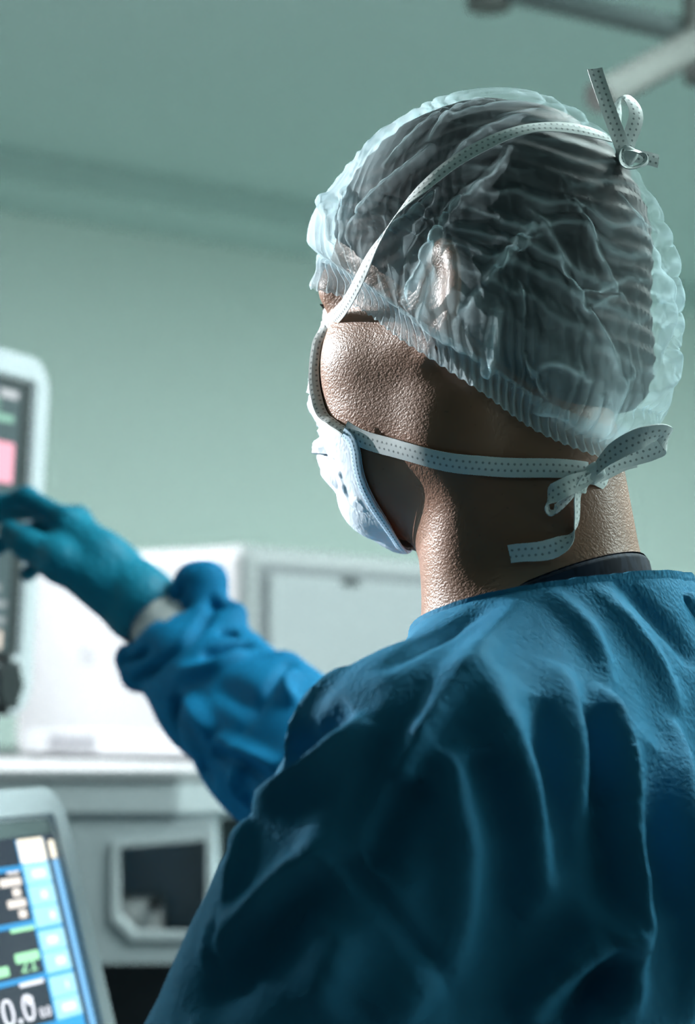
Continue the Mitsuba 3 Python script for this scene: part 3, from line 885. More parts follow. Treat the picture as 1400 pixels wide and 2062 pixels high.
CAPC = [  # (points measured in the photograph, height, width, how much whiter the doubled cloth of the crease is)
    ([(1238, 380), (1268, 431), (1313, 506), (1328, 545), (1340, 596), (1337, 665), (1310, 755)], 0.0055, 0.0040, 0.35),
    ([(1298, 380), (1325, 449), (1345, 512), (1362, 590), (1366, 660), (1345, 740)], 0.0050, 0.0040, 0.30),
    ([(1290, 470), (1338, 560), (1352, 660), (1335, 730)], -0.0060, 0.0040, 0.0),
    ([(1061, 416), (1109, 470), (1160, 590), (1208, 662), (1244, 740), (1259, 800)], 0.0024, 0.0022, 0.30),
    ([(1151, 395), (1190, 464), (1229, 560), (1268, 620)], 0.0018, 0.0018, 0.25),
    ([(980, 557), (1030, 500), (1082, 446)], 0.0030, 0.0030, 0.28),
    ([(1000, 620), (990, 680), (984, 761)], 0.0050, 0.0034, 0.40),
    ([(984, 761), (1034, 809), (1100, 822), (1170, 868)], 0.0040, 0.0040, 0.30),
    ([(1052, 710), (1079, 755), (1106, 809)], 0.0022, 0.0022, 0.25),
    ([(1082, 750), (1110, 732), (1148, 742), (1195, 772)], 0.0020, 0.0045, 0.30),
    ([(1040, 560), (1052, 600), (1050, 640)], 0.0018, 0.0018, 0.2),
    ([(1160, 596), (1240, 572)], 0.0022, 0.0022, 0.22), ([(1190, 618), (1255, 594)], 0.0022, 0.0022, 0.22),
    ([(806, 614), (868, 511), (903, 431), (966, 374), (1028, 288)], 0.0040, 0.0032, 0.34),
    ([(760, 540), (771, 500), (828, 437), (886, 374)], 0.0045, 0.0034, 0.32),
    ([(823, 625), (851, 534), (886, 466)], 0.0038, 0.0030, 0.32),
    ([(846, 649), (862, 590), (874, 534)], 0.0034, 0.0030, 0.36),
    ([(800, 590), (815, 500), (870, 430)], -0.0030, 0.0034, 0.0),
    ([(703, 500), (737, 420), (811, 351), (874, 288)], 0.0045, 0.0036, 0.28),
    ([(971, 574), (1034, 511), (1091, 466)], 0.0026, 0.0026, 0.25),
    ([(908, 649), (971, 580)], 0.0028, 0.0026, 0.28),
    ([(863, 288), (920, 226), (1000, 203)], 0.0030, 0.0030, 0.26),
    ([(771, 340), (840, 271), (897, 220)], 0.0030, 0.0030, 0.26),
    ([(900, 330), (980, 262), (1080, 232)], 0.0022, 0.0028, 0.2),
    ([(650, 400), (672, 440), (668, 490)], 0.0060, 0.0050, 0.3), ([(690, 380), (700, 440), (690, 500)], 0.0040, 0.0034, 0.3),
    ([(720, 330), (745, 300), (800, 250)], 0.0030, 0.0034, 0.2),
    ([(880, 250), (960, 222), (1100, 215)], 0.0020, 0.0022, 0.2), ([(1000, 240), (1090, 225), (1180, 262)], 0.0018, 0.0022, 0.2),
    ([(1170, 870), (1205, 820), (1215, 790)], 0.0025, 0.0025, 0.25), ([(1220, 880), (1235, 820), (1280, 740)], 0.0045, 0.0040, 0.25),
    ([(1300, 800), (1340, 770), (1352, 700)], 0.0050, 0.0050, 0.3), ([(1255, 850), (1300, 830), (1345, 845)], -0.0040, 0.0050, 0.1),
]
shift = np.zeros(len(cv))
for pts, amp, width, op in CAPC:
    line = project(cv, cn, pts)
    shift += 1.25 * amp * crease_field(cv, line, width)[0]
    opac += 1.9 * op * crease_field(cv, line, max(0.0010, width * 0.34))[0]
cap = trimesh.Trimesh(cv + cn * shift[:, None], cap.faces, process=False)
cv, cn = np.array(cap.vertices), vnormals(cap)
capk = obj('cap', cap, 'm_cap', person, smooth=True, uv=np.stack([np.clip(opac, 0.06, 1.0), TTt.ravel()], 1), label='translucent white bouffant hair cap')
# elastic band: a ruffle below the edge
NB, NR = 1800, 26
ph = np.linspace(0, 2 * np.pi, NB, endpoint=False)
sv = np.linspace(0, 1, NR)
PB, SV = np.meshgrid(ph, sv, indexing='ij')
wob = meshkit.fbm(np.stack([np.cos(PB) * 3, np.sin(PB) * 3, PB * 0], -1), 2, seed=21)
pl = np.sin(PB * 98 + 6 * wob)
rr = 1 / np.sqrt((np.cos(PB) / 0.0985) ** 2 + (np.sin(PB) / 0.0775) ** 2)
zz = brim(PB) + 0.003 - 0.0175 * SV - 0.0012 * SV * np.cos(PB * 49 + 3 * wob) ** 2
lift = 0.0066 - 0.0036 * SV + 0.0016 * np.cos(SV * 6) + 0.0014 * pl * np.sin(np.pi * (0.12 + 0.88 * SV)) ** 0.5
band_c = np.stack([np.cos(PB), np.sin(PB)], -1)
# follow the head: find its surface along the horizontal ray by bisection
lo_r, hi_r = np.full(PB.shape, 0.03), np.full(PB.shape, 0.13)


for _ in range(22):
    md = (lo_r + hi_r) / 2
    q = np.stack([C0[0] + md * np.cos(PB), md * np.sin(PB), zz], -1).reshape(-1, 3).astype(np.float32)
    ins = (head_sd(q, False) < 0).reshape(PB.shape)
    lo_r, hi_r = np.where(ins, md, lo_r), np.where(ins, hi_r, md)
base_r = np.maximum(lo_r, lo_r[:, :1] - 0.004 * SV)
bearr = 0.010 * np.exp(-((np.abs(wrapd(PB, 0)) - np.pi / 2 - 0.14) / 0.24) ** 2) * np.exp(-(SV / 0.9) ** 2)
R_ = base_r + lift + bearr
bl = np.stack([C0[0] + R_ * np.cos(PB), R_ * np.sin(PB), zz], -1)
vb = OH + bl[..., 0:1] * A + bl[..., 1:2] * Bx + bl[..., 2:3] * Z
i, j = np.meshgrid(np.arange(NB), np.arange(NR - 1), indexing='ij')
i2 = (i + 1) % NB
q4 = np.stack([i * NR + j, i * NR + j + 1, i2 * NR + j + 1, i2 * NR + j], -1).reshape(-1, 4)
bop = 0.50 + 0.13 * pl + 0.22 * np.exp(-((SV - 0.22) / 0.06) ** 2) + 0.2 * (SV > 0.95)
obj('elastic_band', trimesh.Trimesh(vb.reshape(-1, 3), np.vstack([q4[:, [0, 1, 2]], q4[:, [0, 2, 3]]]), process=False), 'm_band', capk, smooth=True, uv=np.stack([np.clip(bop, 0.3, 1).ravel(), SV.ravel()], 1), label='pleated elastic edge of the cap')

# --------------------------------------------------------------- face mask
E_ = np.array([(0.0700, 0.041, -0.006), (0.0720, 0.043, -0.033), (0.0630, 0.050, -0.060), (0.044, 0.0605, -0.0755), (0.043, 0.056, -0.0955), (0.040, 0.041, -0.1150), (0.037, 0.012, -0.1285)])
C_ = np.array([(0.093, 0, 0.008), (0.102, 0, -0.018), (0.110, 0, -0.046), (0.101, 0, -0.066), (0.101, 0, -0.084), (0.073, 0, -0.122), (0.042, 0, -0.1310)])
NU, NV = 240, 220
ks = np.linspace(0, 1, 7)
sv = np.linspace(0, 1, NV)
Es, Cs = CubicSpline(ks, E_)(sv), CubicSpline(ks, C_)(sv)
u = np.linspace(-1, 1, NU)
U, S = np.meshgrid(u, sv, indexing='ij')
au = np.abs(U)
ma = Cs[None, :, 0] - (Cs[None, :, 0] - Es[None, :, 0]) * au ** 1.75
mbb = Es[None, :, 1] * (0.35 * np.sin(U * np.pi / 2) + 0.65 * U)
mz = Cs[None, :, 2] + (Es[None, :, 2] - Cs[None, :, 2]) * au ** 1.8
mp = OH + ma[..., None] * A + mbb[..., None] * Bx + mz[..., None] * Z
i, j = np.meshgrid(np.arange(NU - 1), np.arange(NV - 1), indexing='ij')
q4 = np.stack([i * NV + j, i * NV + j + 1, (i + 1) * NV + j + 1, (i + 1) * NV + j], -1).reshape(-1, 4)
mm = trimesh.Trimesh(mp.reshape(-1, 3), np.vstack([q4[:, [0, 2, 1]], q4[:, [0, 3, 2]]]), process=False)
mn = vnormals(mm)
out = ((mm.vertices - H(0.02, 0, -0.06)) * mn).sum()
if out < 0:
    mm.invert()
    mn = -mn
f1 = meshkit.fbm(np.stack([U * 2.4, S * 9, U * 0], -1), 3, seed=31)
pleat = np.zeros_like(S)
for c in (0.30, 0.46, 0.62):
    pleat += np.where(S < c, 1, -1) * np.exp(-np.abs(S - c) / 0.035) * (1 - au ** 6)
wr = 1 - np.abs(np.sin(S * 17 + 6 * f1 + 2.0 * au + 1.5 * np.sin(U * 5)))
dsp = 0.0016 * pleat + 0.0030 * (wr - 0.5) * np.sin(np.pi * S) ** 0.6 * (1 - 0.5 * au ** 4) + 0.006 * (f1 - 0.5)
mm = trimesh.Trimesh(mm.vertices + mn * dsp.reshape(-1, 1), mm.faces, process=False)
MASKC = [([(672, 900), (690, 960), (716, 1040)], 0.0030, 0.0040), ([(735, 885), (706, 905), (700, 940)], 0.0040, 0.0030),
         ([(728, 940), (735, 1000), (760, 1040)], 0.0022, 0.0025), ([(655, 890), (668, 930), (690, 1000)], -0.0024, 0.0035)]
mm = crumple(mm, MASKC, 0.6)


def keep_off(pts, gap):
    """Moves points that lie nearer than gap to the skin out to that gap."""
    pts = np.array(pts)
    for _ in range(3):
        q = to_h(pts.astype(np.float32))
        d = head_sd(q)
        e = 1e-3
        g = np.stack([head_sd(q + np.eye(3, dtype=np.float32)[k] * np.float32(e)) - d for k in range(3)], 1)
        g = unit(g @ AX.T.astype(float))
        pts = pts + g * np.clip(gap - d, 0, 0.02)[:, None]
    return pts


mm = trimesh.Trimesh(keep_off(mm.vertices, 0.0032), mm.faces, process=False)
maskk = obj('mask', mm, 'm_mask', person, smooth=True, label='light blue pleated face mask')
mmi = trimesh.Trimesh(mm.vertices - mn * 0.0014, mm.faces, process=False)
obj('lining', mmi, 'm_mask_in', maskk, smooth=True)
mv = np.array(mm.vertices).reshape(NU, NV, 3)
mnn = vnormals(mm).reshape(NU, NV, 3)


def edge_tape(name, side, s0, s1, width, m, lift=0.0012):
    k0, k1 = int(s0 * (NV - 1)), int(s1 * (NV - 1))
    idx = np.linspace(k0, k1, 26).astype(int)
    row = NU - 1 if side > 0 else 0
    inner = NU - 9 if side > 0 else 8
    c = mv[row, idx] + mnn[row, idx] * lift
    wd = mv[row, idx] - mv[inner, idx]
    if name == 'binding':                               # the tape stands off the cheek
        wd = unit(wd) * 0.5 - mnn[row, idx]
        c = c - mnn[row, idx] * 0.0028
    me, uv = ribbon(c - unit(wd) * 0.0022, wd, width, 0.0009, 120)
    return obj(name, me, m, maskk, smooth=False, uv=uv)


for s in (1, -1):
    edge_tape('binding', s, 0.0, 0.47, 0.0062, 'm_strap')
    edge_tape('hem', s, 0.47, 1.0, 0.0062, 'm_hem')

# --------------------------------------------------------------- mask ties
bodyv, bodyn = np.array(bm.vertices), vnormals(bm)


def strap_on(v, n, pts, width, lift, k=14, smooth=2):
    line = project(v, n, pts, 60)
    idx = cKDTree(v).query(line)[1]
    nn = unit(n[idx])
    line = line + nn * lift
    for _ in range(smooth):
        line[1:-1] = 0.25 * line[:-2] + 0.5 * line[1:-1] + 0.25 * line[2:]
        nn[1:-1] = 0.25 * nn[:-2] + 0.5 * nn[1:-1] + 0.25 * nn[2:]
    pick = np.linspace(0, len(line) - 1, k).astype(int)
    tan = np.gradient(line, axis=0)
    return line[pick], np.cross(unit(nn), unit(tan))[pick]


# lower tie round the neck to the bow at the nape
mouth = mv[NU - 1, int(0.45 * (NV - 1))]
jaw, jw = strap_on(bodyv, bodyn, [(790, 897), (850, 914), (920, 931), (1020, 941), (1110, 944), (1185, 952)], 0.0105, 0.0022, 14, 8)
st = [mouth + V(0, -0.001, 0.0005), P(735, 883, pix(mouth)[2] - 0.006)]
lower_c = keep_off(np.vstack([st, jaw]), 0.0020)
lower_w = np.vstack([jw[:1], jw[:1], jw])
strap1 = tape('lower_tie', lower_c, lower_w, 0.0102, maskk, n=160)
# the other half of the lower tie comes round the far side of the neck
dk = pix(lower_c[-1])[2]
tape('lower_tie', [P(1190, 955, dk - 0.002), P(1215, 968, dk + 0.006), P(1238, 984, dk + 0.022), P(1244, 990, dk + 0.05)], [UP] * 4, 0.0092, maskk, n=30)
knot = P(1196, 953, dk - 0.004)
obj('knot', placed(rbox(0.011, 0.007, 0.010, 0.003), frame(knot, unit(RIGHT + UP * 0.8), FWD, unit(UP - RIGHT * 0.8))), 'm_strap', strap1, smooth=30, uv=None)


def free_tape(name, pts, wd, width, parent, n=80):
    c = [P(x, y, dk + d) for x, y, d in pts]
    w = [RIGHT * a + UP * b + FWD * e for a, b, e in wd]
    return tape(name, c, w, width, parent, n=n)


free_tape('bow_loop', [(1198, 950, -0.006), (1235, 912, -0.012), (1290, 882, -0.016), (1335, 872, -0.012), (1342, 890, -0.004), (1325, 905, 0.004), (1270, 922, 0.004), (1205, 955, -0.002)],
          [(0.4, 0.8, -0.2)] * 3 + [(0.3, 0.7, -0.6), (0.1, 0.9, -0.5), (0.1, 0.8, 0.3), (0.3, 0.8, 0.2), (0.4, 0.8, 0)], [0.006, 0.010, 0.0115, 0.0105, 0.0105, 0.0105, 0.009, 0.006], strap1)
free_tape('bow_loop', [(1193, 955, -0.006), (1160, 972, -0.014), (1118, 992, -0.018), (1101, 1010, -0.014), (1112, 1032, -0.010), (1140, 1012, -0.008), (1165, 985, -0.008), (1192, 960, -0.005)],
          [(-0.4, 0.8, 0.1)] * 2 + [(-0.6, 0.6, 0.4), (0.2, 0.3, 0.9), (0.5, -0.5, 0.6), (0.6, 0.4, 0.3), (0.5, 0.6, 0.1), (0.4, 0.7, 0)], [0.006, 0.010, 0.0105, 0.009, 0.010, 0.010, 0.009, 0.006], strap1)
free_tape('tie_end', [(1180, 966, -0.010), (1163, 1000, -0.012), (1161, 1050, -0.012), (1146, 1082, -0.014), (1108, 1106, -0.016), (1062, 1112, -0.016), (1026, 1116, -0.014)],
          [(0.8, 0.2, 0.5), (0.5, 0.1, 0.9), (0.35, 0.1, 0.9), (0.2, 0.6, 0.6), (0.05, 1, 0.1), (0, 1, 0), (-0.1, 1, 0)], [0.006, 0.008, 0.009, 0.009, 0.0105, 0.0095, 0.0095], strap1)
free_tape('tie_end', [(1200, 958, 0.0), (1230, 945, 0.006), (1262, 930, 0.010), (1282, 926, 0.012)], [(0.3, 0.9, 0.1)] * 4, 0.0085, strap1, n=30)

# upper tie over the cap to the bow at the crown
upc, upw = strap_on(cv, cn, [(735, 560), (770, 492), (830, 412), (900, 346), (1000, 287), (1100, 262), (1170, 268), (1225, 290)], 0.008, 0.0030, 18, 10)
corner = mv[NU - 1, 2]
cd = pix(corner)[2]
cl = pix(upc[0])[2]
upper_c = np.vstack([[corner], [P(690, 622, (cd + cl) / 2 - 0.006)], upc])
strap2 = tape('upper_tie', upper_c, np.vstack([upw[:1], upw[:1], upw]), 0.0078, maskk, n=200)
dk = pix(upc[-1])[2]
kn2 = P(1262, 312, dk + 0.004)
obj('knot', placed(rbox(0.012, 0.010, 0.010, 0.004), frame(kn2, unit(RIGHT - UP * 0.6), FWD, unit(UP + RIGHT * 0.6))), 'm_strap', strap2, smooth=30)
free_tape('tie_end', [(1258, 308, 0.002), (1244, 270, -0.004), (1222, 210, -0.008), (1198, 138, -0.006)], [(1, 0.3, 0.3)] * 4, [0.008, 0.0085, 0.0085, 0.0085], strap2, n=50)
free_tape('bow_loop', [(1255, 305, 0.004), (1247, 262, 0.008), (1244, 222, 0.012), (1258, 196, 0.014), (1277, 214, 0.010), (1274, 262, 0.004), (1262, 306, 0.002)],
          [(0.6, 0.0, 0.8), (0.5, 0, 0.9), (0.6, 0.2, 0.8), (0.3, 0.5, 0.9), (0.9, 0.1, 0.6), (1, 0, 0.4), (0.9, 0, 0.4)], 0.0090, strap2)
free_tape('bow_loop', [(1256, 306, 0.0), (1258, 330, -0.008), (1270, 338, -0.012), (1290, 332, -0.010), (1296, 314, -0.004), (1280, 304, -0.002), (1258, 304, 0.0)],
          [(0.2, 0.3, 0.9)] * 7, 0.0085, strap2)
free_tape('tie_end', [(1268, 312, 0.002), (1300, 318, 0.004), (1326, 325, 0.006)], [(-0.2, 1, 0.2)] * 3, 0.0078, strap2, n=24)

# --------------------------------------------------------------- dark collar of the shirt under the gown
NC = 160
pa = np.linspace(0, 2 * np.pi, NC, endpoint=False)


def neck_ring(z0, tilt, grow):
    out = []
    for t in pa:
        zr = z0 + tilt * math.cos(t)
        lo, hi = 0.02, 0.14
        for _ in range(18):
            mid = (lo + hi) / 2
            q = np.array([[-0.035 + mid * math.cos(t), mid * math.sin(t), zr]], np.float32)
            if head_sd(q)[0] < 0:
                lo = mid
            else:
                hi = mid
        out.append([-0.035 + (lo + grow) * math.cos(t), (lo + grow) * math.sin(t), zr])
    o = np.array(out)
    return OH + o[:, 0:1] * A + o[:, 1:2] * Bx + o[:, 2:3] * Z


rings = [neck_ring(-0.202, -0.024, 0.0045), neck_ring(-0.182, -0.024, 0.0050), neck_ring(-0.1670, -0.024, 0.0042), neck_ring(-0.1640, -0.024, 0.0025), neck_ring(-0.1685, -0.024, 0.0005)]
rv = np.stack(rings, 1)
i, j = np.meshgrid(np.arange(NC), np.arange(len(rings) - 1), indexing='ij')
i2 = (i + 1) % NC
k5 = len(rings)
q4 = np.stack([i * k5 + j, i2 * k5 + j, i2 * k5 + j + 1, i * k5 + j + 1], -1).reshape(-1, 4)
obj('shirt_collar', trimesh.Trimesh(rv.reshape(-1, 3), np.vstack([q4[:, [0, 1, 2]], q4[:, [0, 2, 3]]]), process=False), 'm_collar', person, smooth=True, label='black ribbed shirt collar')


# --------------------------------------------------------------- surgical gown
def gown_sd(p):
    q = to_t(p)
    d = torso_sd(p, 0.009)
    # trapezius slope up to the neck
    nk = cone(q, (-0.030, 0.0, -0.15), (-0.038, 0, -0.225), 0.064, 0.086)
    d = smin(d, nk, 0.03)
    d = smin(d, cone(mirror(q), (-0.036, 0.02, -0.184), (-0.038, 0.135, -0.250), 0.044, 0.046), 0.04)
    d = smin(d, cone(p, SHR, ELR, 0.064, 0.062), 0.04)
    # skirt
    d = smin(d, cone(q, (-0.02, 0, -0.80), (-0.02, 0, -1.20), 0.165, 0.20), 0.10)
    # wide sleeve on the near side
    d = smin(d, cone(q, (0.015, 0.182, -0.33), (0.110, 0.195, -0.56), 0.046, 0.080), 0.05)
    return d


GH = 0.0034
gm = sdf_mesh(gown_sd, (-0.36, 0.72, 0.30), (0.52, 1.66, 1.52), GH)
gm = relax(gm, 3)
# open at the neckline and at the bottom
gm = trimesh.intersections.slice_mesh_plane(gm, unit(V(0, 0, -1) - A * 0.23), H(-0.03, 0, -0.1705))
gm = trimesh.intersections.slice_mesh_plane(gm, V(0, 0, 1), V(0, 0, 0.45))
GC = [([(856, 1366), (780, 1500), (720, 1600), (664, 1702)], -0.0050, 0.006), ([(752, 1446), (640, 1540), (520, 1646)], 0.0100, 0.010), ([(700, 1420), (620, 1490), (560, 1560)], -0.006, 0.010),
      ([(700, 1690), (592, 1752), (470, 1880), (400, 1950)], 0.010, 0.010), ([(660, 1740), (560, 1850), (440, 1990), (390, 2062)], -0.010, 0.018),
      ([(1208, 1382), (1240, 1518), (1264, 1710), (1276, 1870), (1256, 2062)], 0.013, 0.009), ([(1180, 1420), (1212, 1550), (1232, 1710), (1236, 1840)], -0.009, 0.012),
      ([(1272, 1862), (1152, 1950), (1056, 2062)], 0.016, 0.011), ([(1262, 1910), (1180, 1980), (1110, 2070)], -0.014, 0.014),
      ([(1352, 1440), (1368, 1598), (1380, 1790), (1384, 2062)], 0.009, 0.008), ([(1320, 1500), (1330, 1650), (1340, 1850)], -0.007, 0.012),
      ([(935, 1440), (1000, 1600), (1024, 1750), (990, 1920)], -0.010, 0.013), ([(976, 1340), (1032, 1520), (1080, 1700), (1060, 1860)], 0.008, 0.013), ([(890, 1480), (930, 1640), (925, 1800), (900, 1980)], 0.007, 0.013),
      ([(930, 1420), (840, 1580), (752, 1774)], -0.008, 0.009), ([(1000, 1300), (890, 1420), (800, 1580)], 0.006, 0.010),
      ([(600, 1718), (664, 1718), (728, 1774), (792, 1846), (872, 1950), (944, 2040)], -0.0035, 0.005), ([(800, 1690), (790, 1780), (840, 1900)], 0.006, 0.012),
      ([(520, 1650), (464, 1790), (424, 1918)], 0.008, 0.006), ([(490, 1700), (450, 1830), (425, 1960)], -0.006, 0.005), 
      ([(1100, 1190), (1190, 1290), (1230, 1400)], 0.004, 0.008), ([(1190, 1180), (1290, 1290), (1370, 1440)], 0.004, 0.008), ([(1240, 1170), (1330, 1250), (1400, 1340)], -0.004, 0.007),
      ([(1050, 1210), (1000, 1280), (900, 1360)], 0.004, 0.009), ([(980, 1220), (880, 1280), (760, 1350)], -0.004, 0.008), ([(1120, 1330), (1150, 1460), (1165, 1650)], 0.006, 0.012), ([(1090, 1400), (1110, 1560), (1130, 1760)], -0.006, 0.011),
      ([(700, 1330), (640, 1400), (590, 1500), (540, 1620)], 0.005, 0.006), ([(880, 1950), (820, 2000), (760, 2062)], 0.008, 0.014), ([(700, 1850), (660, 1940), (640, 2050)], 0.008, 0.014)]
gm = crumple(gm, GC, 1.5)
gv, gn = np.array(gm.vertices), vnormals(gm)
nz = meshkit.fbm(np.stack([(gv - OT) @ A * 26, (gv - OT) @ Bx * 26, gv[:, 2] * 5], -1), 3, seed=41) - 0.5
nz2 = meshkit.fbm(gv * 60, 2, seed=44) - 0.5
below = smooth01((H(0, 0, -0.175)[2] - gv[:, 2]) / 0.06)
gm = trimesh.Trimesh(gv + gn * (0.010 * nz * below + 0.0012 * nz2)[:, None], gm.faces, process=False)
gk = obj('gown', gm, 'm_gown', person, smooth=True, label='blue surgical gown')
gv, gn = np.array(gm.vertices), vnormals(gm)
# neckline hem along the cut
edges = np.sort(gm.edges, axis=1)
ue, cnt = np.unique(edges, axis=0, return_counts=True)
bd = np.unique(ue[cnt == 1])
top = bd[gv[bd, 2] > 1.35]
ringp = gv[top]
ctr = H(-0.035, 0, 0)
ang = np.arctan2((ringp - ctr) @ Bx, (ringp - ctr) @ A)
o = np.argsort(ang)
bins = np.linspace(-np.pi, np.pi, 121)
hem = np.array([ringp[(ang >= bins[i]) & (ang < bins[i + 1])].mean(0) for i in range(120) if ((ang >= bins[i]) & (ang < bins[i + 1])).any()])
hem = np.vstack([hem, hem[:1]])
hw = np.tile(V(0, 0, 1.0), (len(hem), 1))
me, uv = ribbon(hem + V(0, 0, -0.003), hw, 0.009, 0.0022, 300)
obj('neck_binding', me, 'm_gown', gk, uv=uv)
# tie at the back of the neck, at the right edge
kb = P(1362, 1200, 1.09)
obj('neck_tie', pipe([P(1330, 1172, 1.10), P(1352, 1188, 1.085), P(1368, 1206, 1.08), P(1400, 1240, 1.085), P(1440, 1290, 1.10)], np.array([0.003, 0.005, 0.008, 0.006, 0.005] ).repeat(6)[:30], n=30), 'm_gown', gk, smooth=True)


# the raised sleeve
def sleeve_sd(p):
    d = cone(p, P(300, 1268, 1.705), P(440, 1402, 1.64), 0.036, 0.047)
    d = smin(d, cone(p, P(440, 1402, 1.64), P(560, 1500, 1.58), 0.047, 0.056), 0.02)
    d = smin(d, cone(p, P(560, 1500, 1.58), ELR, 0.056, 0.064), 0.03)
    d = smin(d, cone(p, ELR, SHR * 0.45 + ELR * 0.55, 0.064, 0.064), 0.03)
    pl_n = (-0.737 * RIGHT + 0.675 * UP).astype(np.float32)
    d = smax(d, (p - P(316, 1260, 1.70).astype(np.float32)) @ pl_n, 0.006)
    d = smin(d, cone(p, P(392, 1172, 1.70), P(425, 1165, 1.69), 0.014, 0.012), 0.012)
    d = smin(d, cone(p, P(400, 1185, 1.69), P(420, 1240, 1.68), 0.017, 0.02), 0.02)
    d = smin(d, cone(p, P(470, 1240, 1.67), P(455, 1290, 1.66), 0.012, 0.02), 0.012)
    d = smin(d, cone(p, P(500, 1310, 1.65), P(520, 1350, 1.63), 0.013, 0.02), 0.014)
    d = smin(d, cone(p, P(575, 1345, 1.60), P(590, 1400, 1.58), 0.012, 0.02), 0.016)
    d = smin(d, cone(p, P(258, 1326, 1.70), P(320, 1292, 1.665), 0.011, 0.014), 0.010)
    d = smin(d, cone(p, P(275, 1362, 1.69), P(350, 1310, 1.65), 0.013, 0.016), 0.010)
    d = smin(d, cone(p, P(275, 1318, 1.695), P(372, 1212, 1.695), 0.012, 0.014), 0.010)
    # open cuff
    ax = unit(P(270, 1215, 1.72) - P(440, 1402, 1.64))
    d = smax(d, -cone(p, P(330, 1290, 1.69), P(330, 1290, 1.69) + ax * 0.12, 0.024, 0.030), 0.006)
    return d


sm_ = relax(sdf_mesh(sleeve_sd, (-0.24, 1.36, 1.20), (0.20, 1.84, 1.60), 0.0028), 2)
SC = [([(238, 1330), (270, 1322), (303, 1303)], -0.007, 0.005), ([(269, 1378), (334, 1325), (393, 1270), (434, 1200)], -0.009, 0.006), ([(320, 1246), (350, 1226), (382, 1212)], -0.010, 0.006), ([(372, 1180), (352, 1200), (350, 1230)], -0.006, 0.006),
      ([(300, 1350), (370, 1290), (420, 1220)], 0.005, 0.006), ([(420, 1215), (455, 1212), (485, 1213)], -0.006, 0.006), ([(440, 1270), (480, 1275)], -0.007, 0.006), ([(400, 1320), (470, 1300), (512, 1296)], -0.008, 0.006), ([(350, 1350), (420, 1350), (490, 1310)], 0.006, 0.009),
      ([(352, 1400), (362, 1450), (382, 1500)], -0.010, 0.008), ([(380, 1400), (410, 1450), (430, 1485)], 0.009, 0.008), ([(372, 1420), (390, 1480), (415, 1540)], 0.007, 0.008),
      ([(588, 1330), (540, 1395), (480, 1480), (440, 1540)], -0.006, 0.006), ([(565, 1370), (500, 1450), (440, 1545)], 0.004, 0.006), ([(435, 1490), (500, 1520), (560, 1550)], 0.008, 0.008), ([(425, 1515), (500, 1545), (545, 1580)], -0.006, 0.008),
      ([(470, 1540), (482, 1580), (505, 1615)], 0.007, 0.007), ([(400, 1540), (430, 1580)], -0.006, 0.008), ([(590, 1350), (575, 1390), (600, 1420)], 0.007, 0.007), ([(430, 1380), (480, 1400), (520, 1440)], -0.005, 0.012)]
sm_ = crumple(sm_, SC, 1.5)
obj('sleeve', sm_, 'm_gown_sleeve', gk, smooth=True, label='raised blue sleeve bunched at the wrist')
# knitted cuff at the wrist
ax = unit(P(262, 1222, 1.72) - P(345, 1295, 1.685))
e1 = unit(np.cross(ax, FWD))
e2 = np.cross(ax, e1)
cprof = np.array([[0.029, -0.05], [0.0275, 0.0], [0.0265, 0.03], [0.027, 0.055], [0.0255, 0.055], [0.0255, -0.05]])
cf = trimesh.creation.revolve(np.vstack([cprof, cprof[:1]]), sections=72)
cf.vertices[:, 1] *= 0.88
obj('cuff', placed(cf, frame(P(318, 1252, 1.70), e1, e2, ax)), 'm_cuff', gk, smooth=40, label='white knitted cuff')

# --------------------------------------------------------------- gloved right hand, thumb side to the camera
wr = P(279, 1214, 1.715)
kn_c = P(68, 988, 1.80)
hf = unit(kn_c - wr)                                  # wrist to knuckles
hv = unit(np.cross(np.cross(hf, FWD * -1), hf))       # towards the camera: the thumb side
hu = np.cross(hf, hv)
if hu @ UP < 0:
    hu = -hu                                           # back of the hand, up


def G(f, s, u):
    """In the hand: f along the hand from the wrist, s towards the thumb (camera), u towards the back of the hand."""
    return wr + f * hf + s * hv + u * hu


fing = {  # root, three bones with bend (down), sideways
    'index': (G(0.094, 0.028, 0.006), (0.046, 0.027, 0.022), (14, 40, 30), 4),
    'middle': (G(0.100, 0.008, 0.012), (0.050, 0.031, 0.024), (28, 18, 14), 1),
    'ring': (G(0.096, -0.012, 0.008), (0.046, 0.029, 0.023), (32, 20, 16), -3),
    'little': (G(0.086, -0.030, 0.000), (0.036, 0.022, 0.020), (36, 22, 18), -6)}
bones = []
for nm, (root, lens, bends, side) in fing.items():
    ang, pcur, r0 = 0, root, 0.0098 if nm != 'little' else 0.0086
    bones.append((G(0.03, (root - wr) @ hv * 0.6, 0.0), root, 0.015, r0 + 0.0015))
    for L, b in zip(lens, bends):
        ang += math.radians(b)
        d = hf * math.cos(ang) - hu * math.sin(ang) + hv * math.tan(math.radians(side)) * 0.7
        nx = pcur + unit(d) * L
        bones.append((pcur, nx, r0, r0 * 0.93))
        pcur, r0 = nx, r0 * 0.93
th = [G(0.022, 0.020, -0.012), G(0.060, 0.038, -0.020), G(0.094, 0.042, -0.030), G(0.122, 0.036, -0.034)]
thr = [0.019, 0.0150, 0.0118, 0.0095]


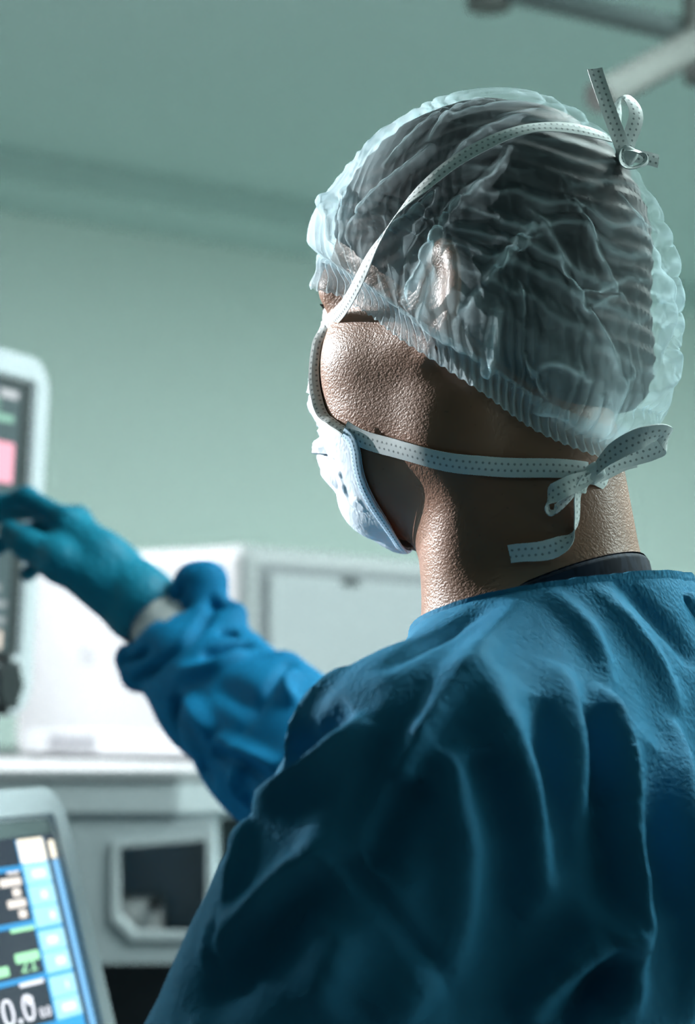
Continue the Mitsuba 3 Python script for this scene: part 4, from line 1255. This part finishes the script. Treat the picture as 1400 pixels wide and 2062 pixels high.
def hand_sd(p):
    d = cone(p, G(-0.032, 0, 0), G(0.0, 0, 0), 0.0275, 0.0250)
    d = smin(d, cone(p, G(0.0, 0.004, 0), G(0.05, 0.010, -0.002), 0.0275, 0.026), 0.02)
    d = smin(d, cone(p, G(0.0, -0.006, 0.002), G(0.05, -0.016, 0.001), 0.023, 0.020), 0.02)
    d = smin(d, cone(p, G(0.05, 0.016, 0.001), G(0.088, 0.020, 0.004), 0.0215, 0.0145), 0.02)
    d = smin(d, cone(p, G(0.05, -0.014, 0.0), G(0.086, -0.018, 0.002), 0.020, 0.014), 0.02)
    for a, b, ra, rb in bones:
        d = smin(d, cone(p, a, b, ra, rb), 0.006)
    for i in range(3):
        d = smin(d, cone(p, th[i], th[i + 1], thr[i], thr[i + 1]), 0.010)
    d = smin(d, cone(p, th[1], G(0.088, 0.024, -0.004), 0.012, 0.011), 0.012)      # web of the thumb
    # the rolled end of the glove
    return smax(d, ((p - G(-0.024, 0, 0).astype(np.float32)) @ (-hf).astype(np.float32)), 0.002)


allp = np.array([b[1] for b in bones] + [b[0] for b in bones] + th + [G(-0.04, 0, 0)])
gl = relax(sdf_mesh(hand_sd, allp.min(0) - 0.05, allp.max(0) + 0.05, 0.0022), 2)
glk = obj('glove', gl, 'm_glove', person, smooth=True, label='teal nitrile glove on the raised hand')
# the other hand, lowered, outside the frame
f2 = unit(TT(*WR_L) - TT(*EL_L))
s2 = unit(-Bx * 0.5 + Z * 0.9 - f2 * ((-Bx * 0.5 + Z * 0.9) @ f2))
u2 = np.cross(s2, f2)
if u2 @ Bx < 0:
    u2 = -u2
lv = np.asarray(gl.vertices) - wr
lv = TT(*WR_L) + f2 * 0.035 + np.outer(lv @ hf, f2) + np.outer(lv @ hv, s2) + np.outer(lv @ hu, u2)
flip = np.linalg.det(np.stack([f2, s2, u2])) * np.linalg.det(np.stack([hf, hv, hu])) < 0
obj('glove', trimesh.Trimesh(lv, gl.faces[:, ::-1] if flip else gl.faces, process=False), 'm_glove', person, smooth=True, label='teal nitrile glove on the lowered hand')
rg = np.linspace(0, 2 * np.pi, 73)
obj('rolled_edge', pipe(np.array([G(-0.024, 0.0273 * math.cos(t), 0.0273 * math.sin(t)) for t in rg]), 0.0016, 8), 'm_glove', glk, smooth=True)

# legs and shoes below the gown, outside the frame
lg = []
for s in (1, -1):
    lg.append(lambda p, s=s: cone(to_t(p), (-0.02, 0.085 * s, -0.95), (-0.02, 0.10 * s, -1.56), 0.085, 0.052))
tm = sdf_mesh(lambda p: smin(lg[0](p), lg[1](p), 0.02), OT + V(-.32, -.32, -1.60), OT + V(.32, .32, -0.90), 0.012)
obj('trousers', tm, 'm_gown_sleeve', person, smooth=True)
for s in (1, -1):
    c = TT(0, 0.10 * s, 0)
    fx = c * 0
    zf = 0.0 - OT[2]
    sd = lambda p: smax(smin(cone(to_t(p), (-0.05, 0.10 * s, zf + 0.045), (0.15, 0.115 * s, zf + 0.03), 0.045, 0.038), cone(to_t(p), (-0.02, 0.10 * s, zf + 0.05), (-0.02, 0.10 * s, zf + 0.10), 0.045, 0.05), 0.03), -(p[:, 2] - 0.001), 0.004)
    obj('shoe', sdf_mesh(sd, c + V(-.3, -.3, -OT[2] * 0 - c[2] - 0.02), c + V(.3, .3, -c[2] + 0.2), 0.01), 'm_black', person, smooth=True)
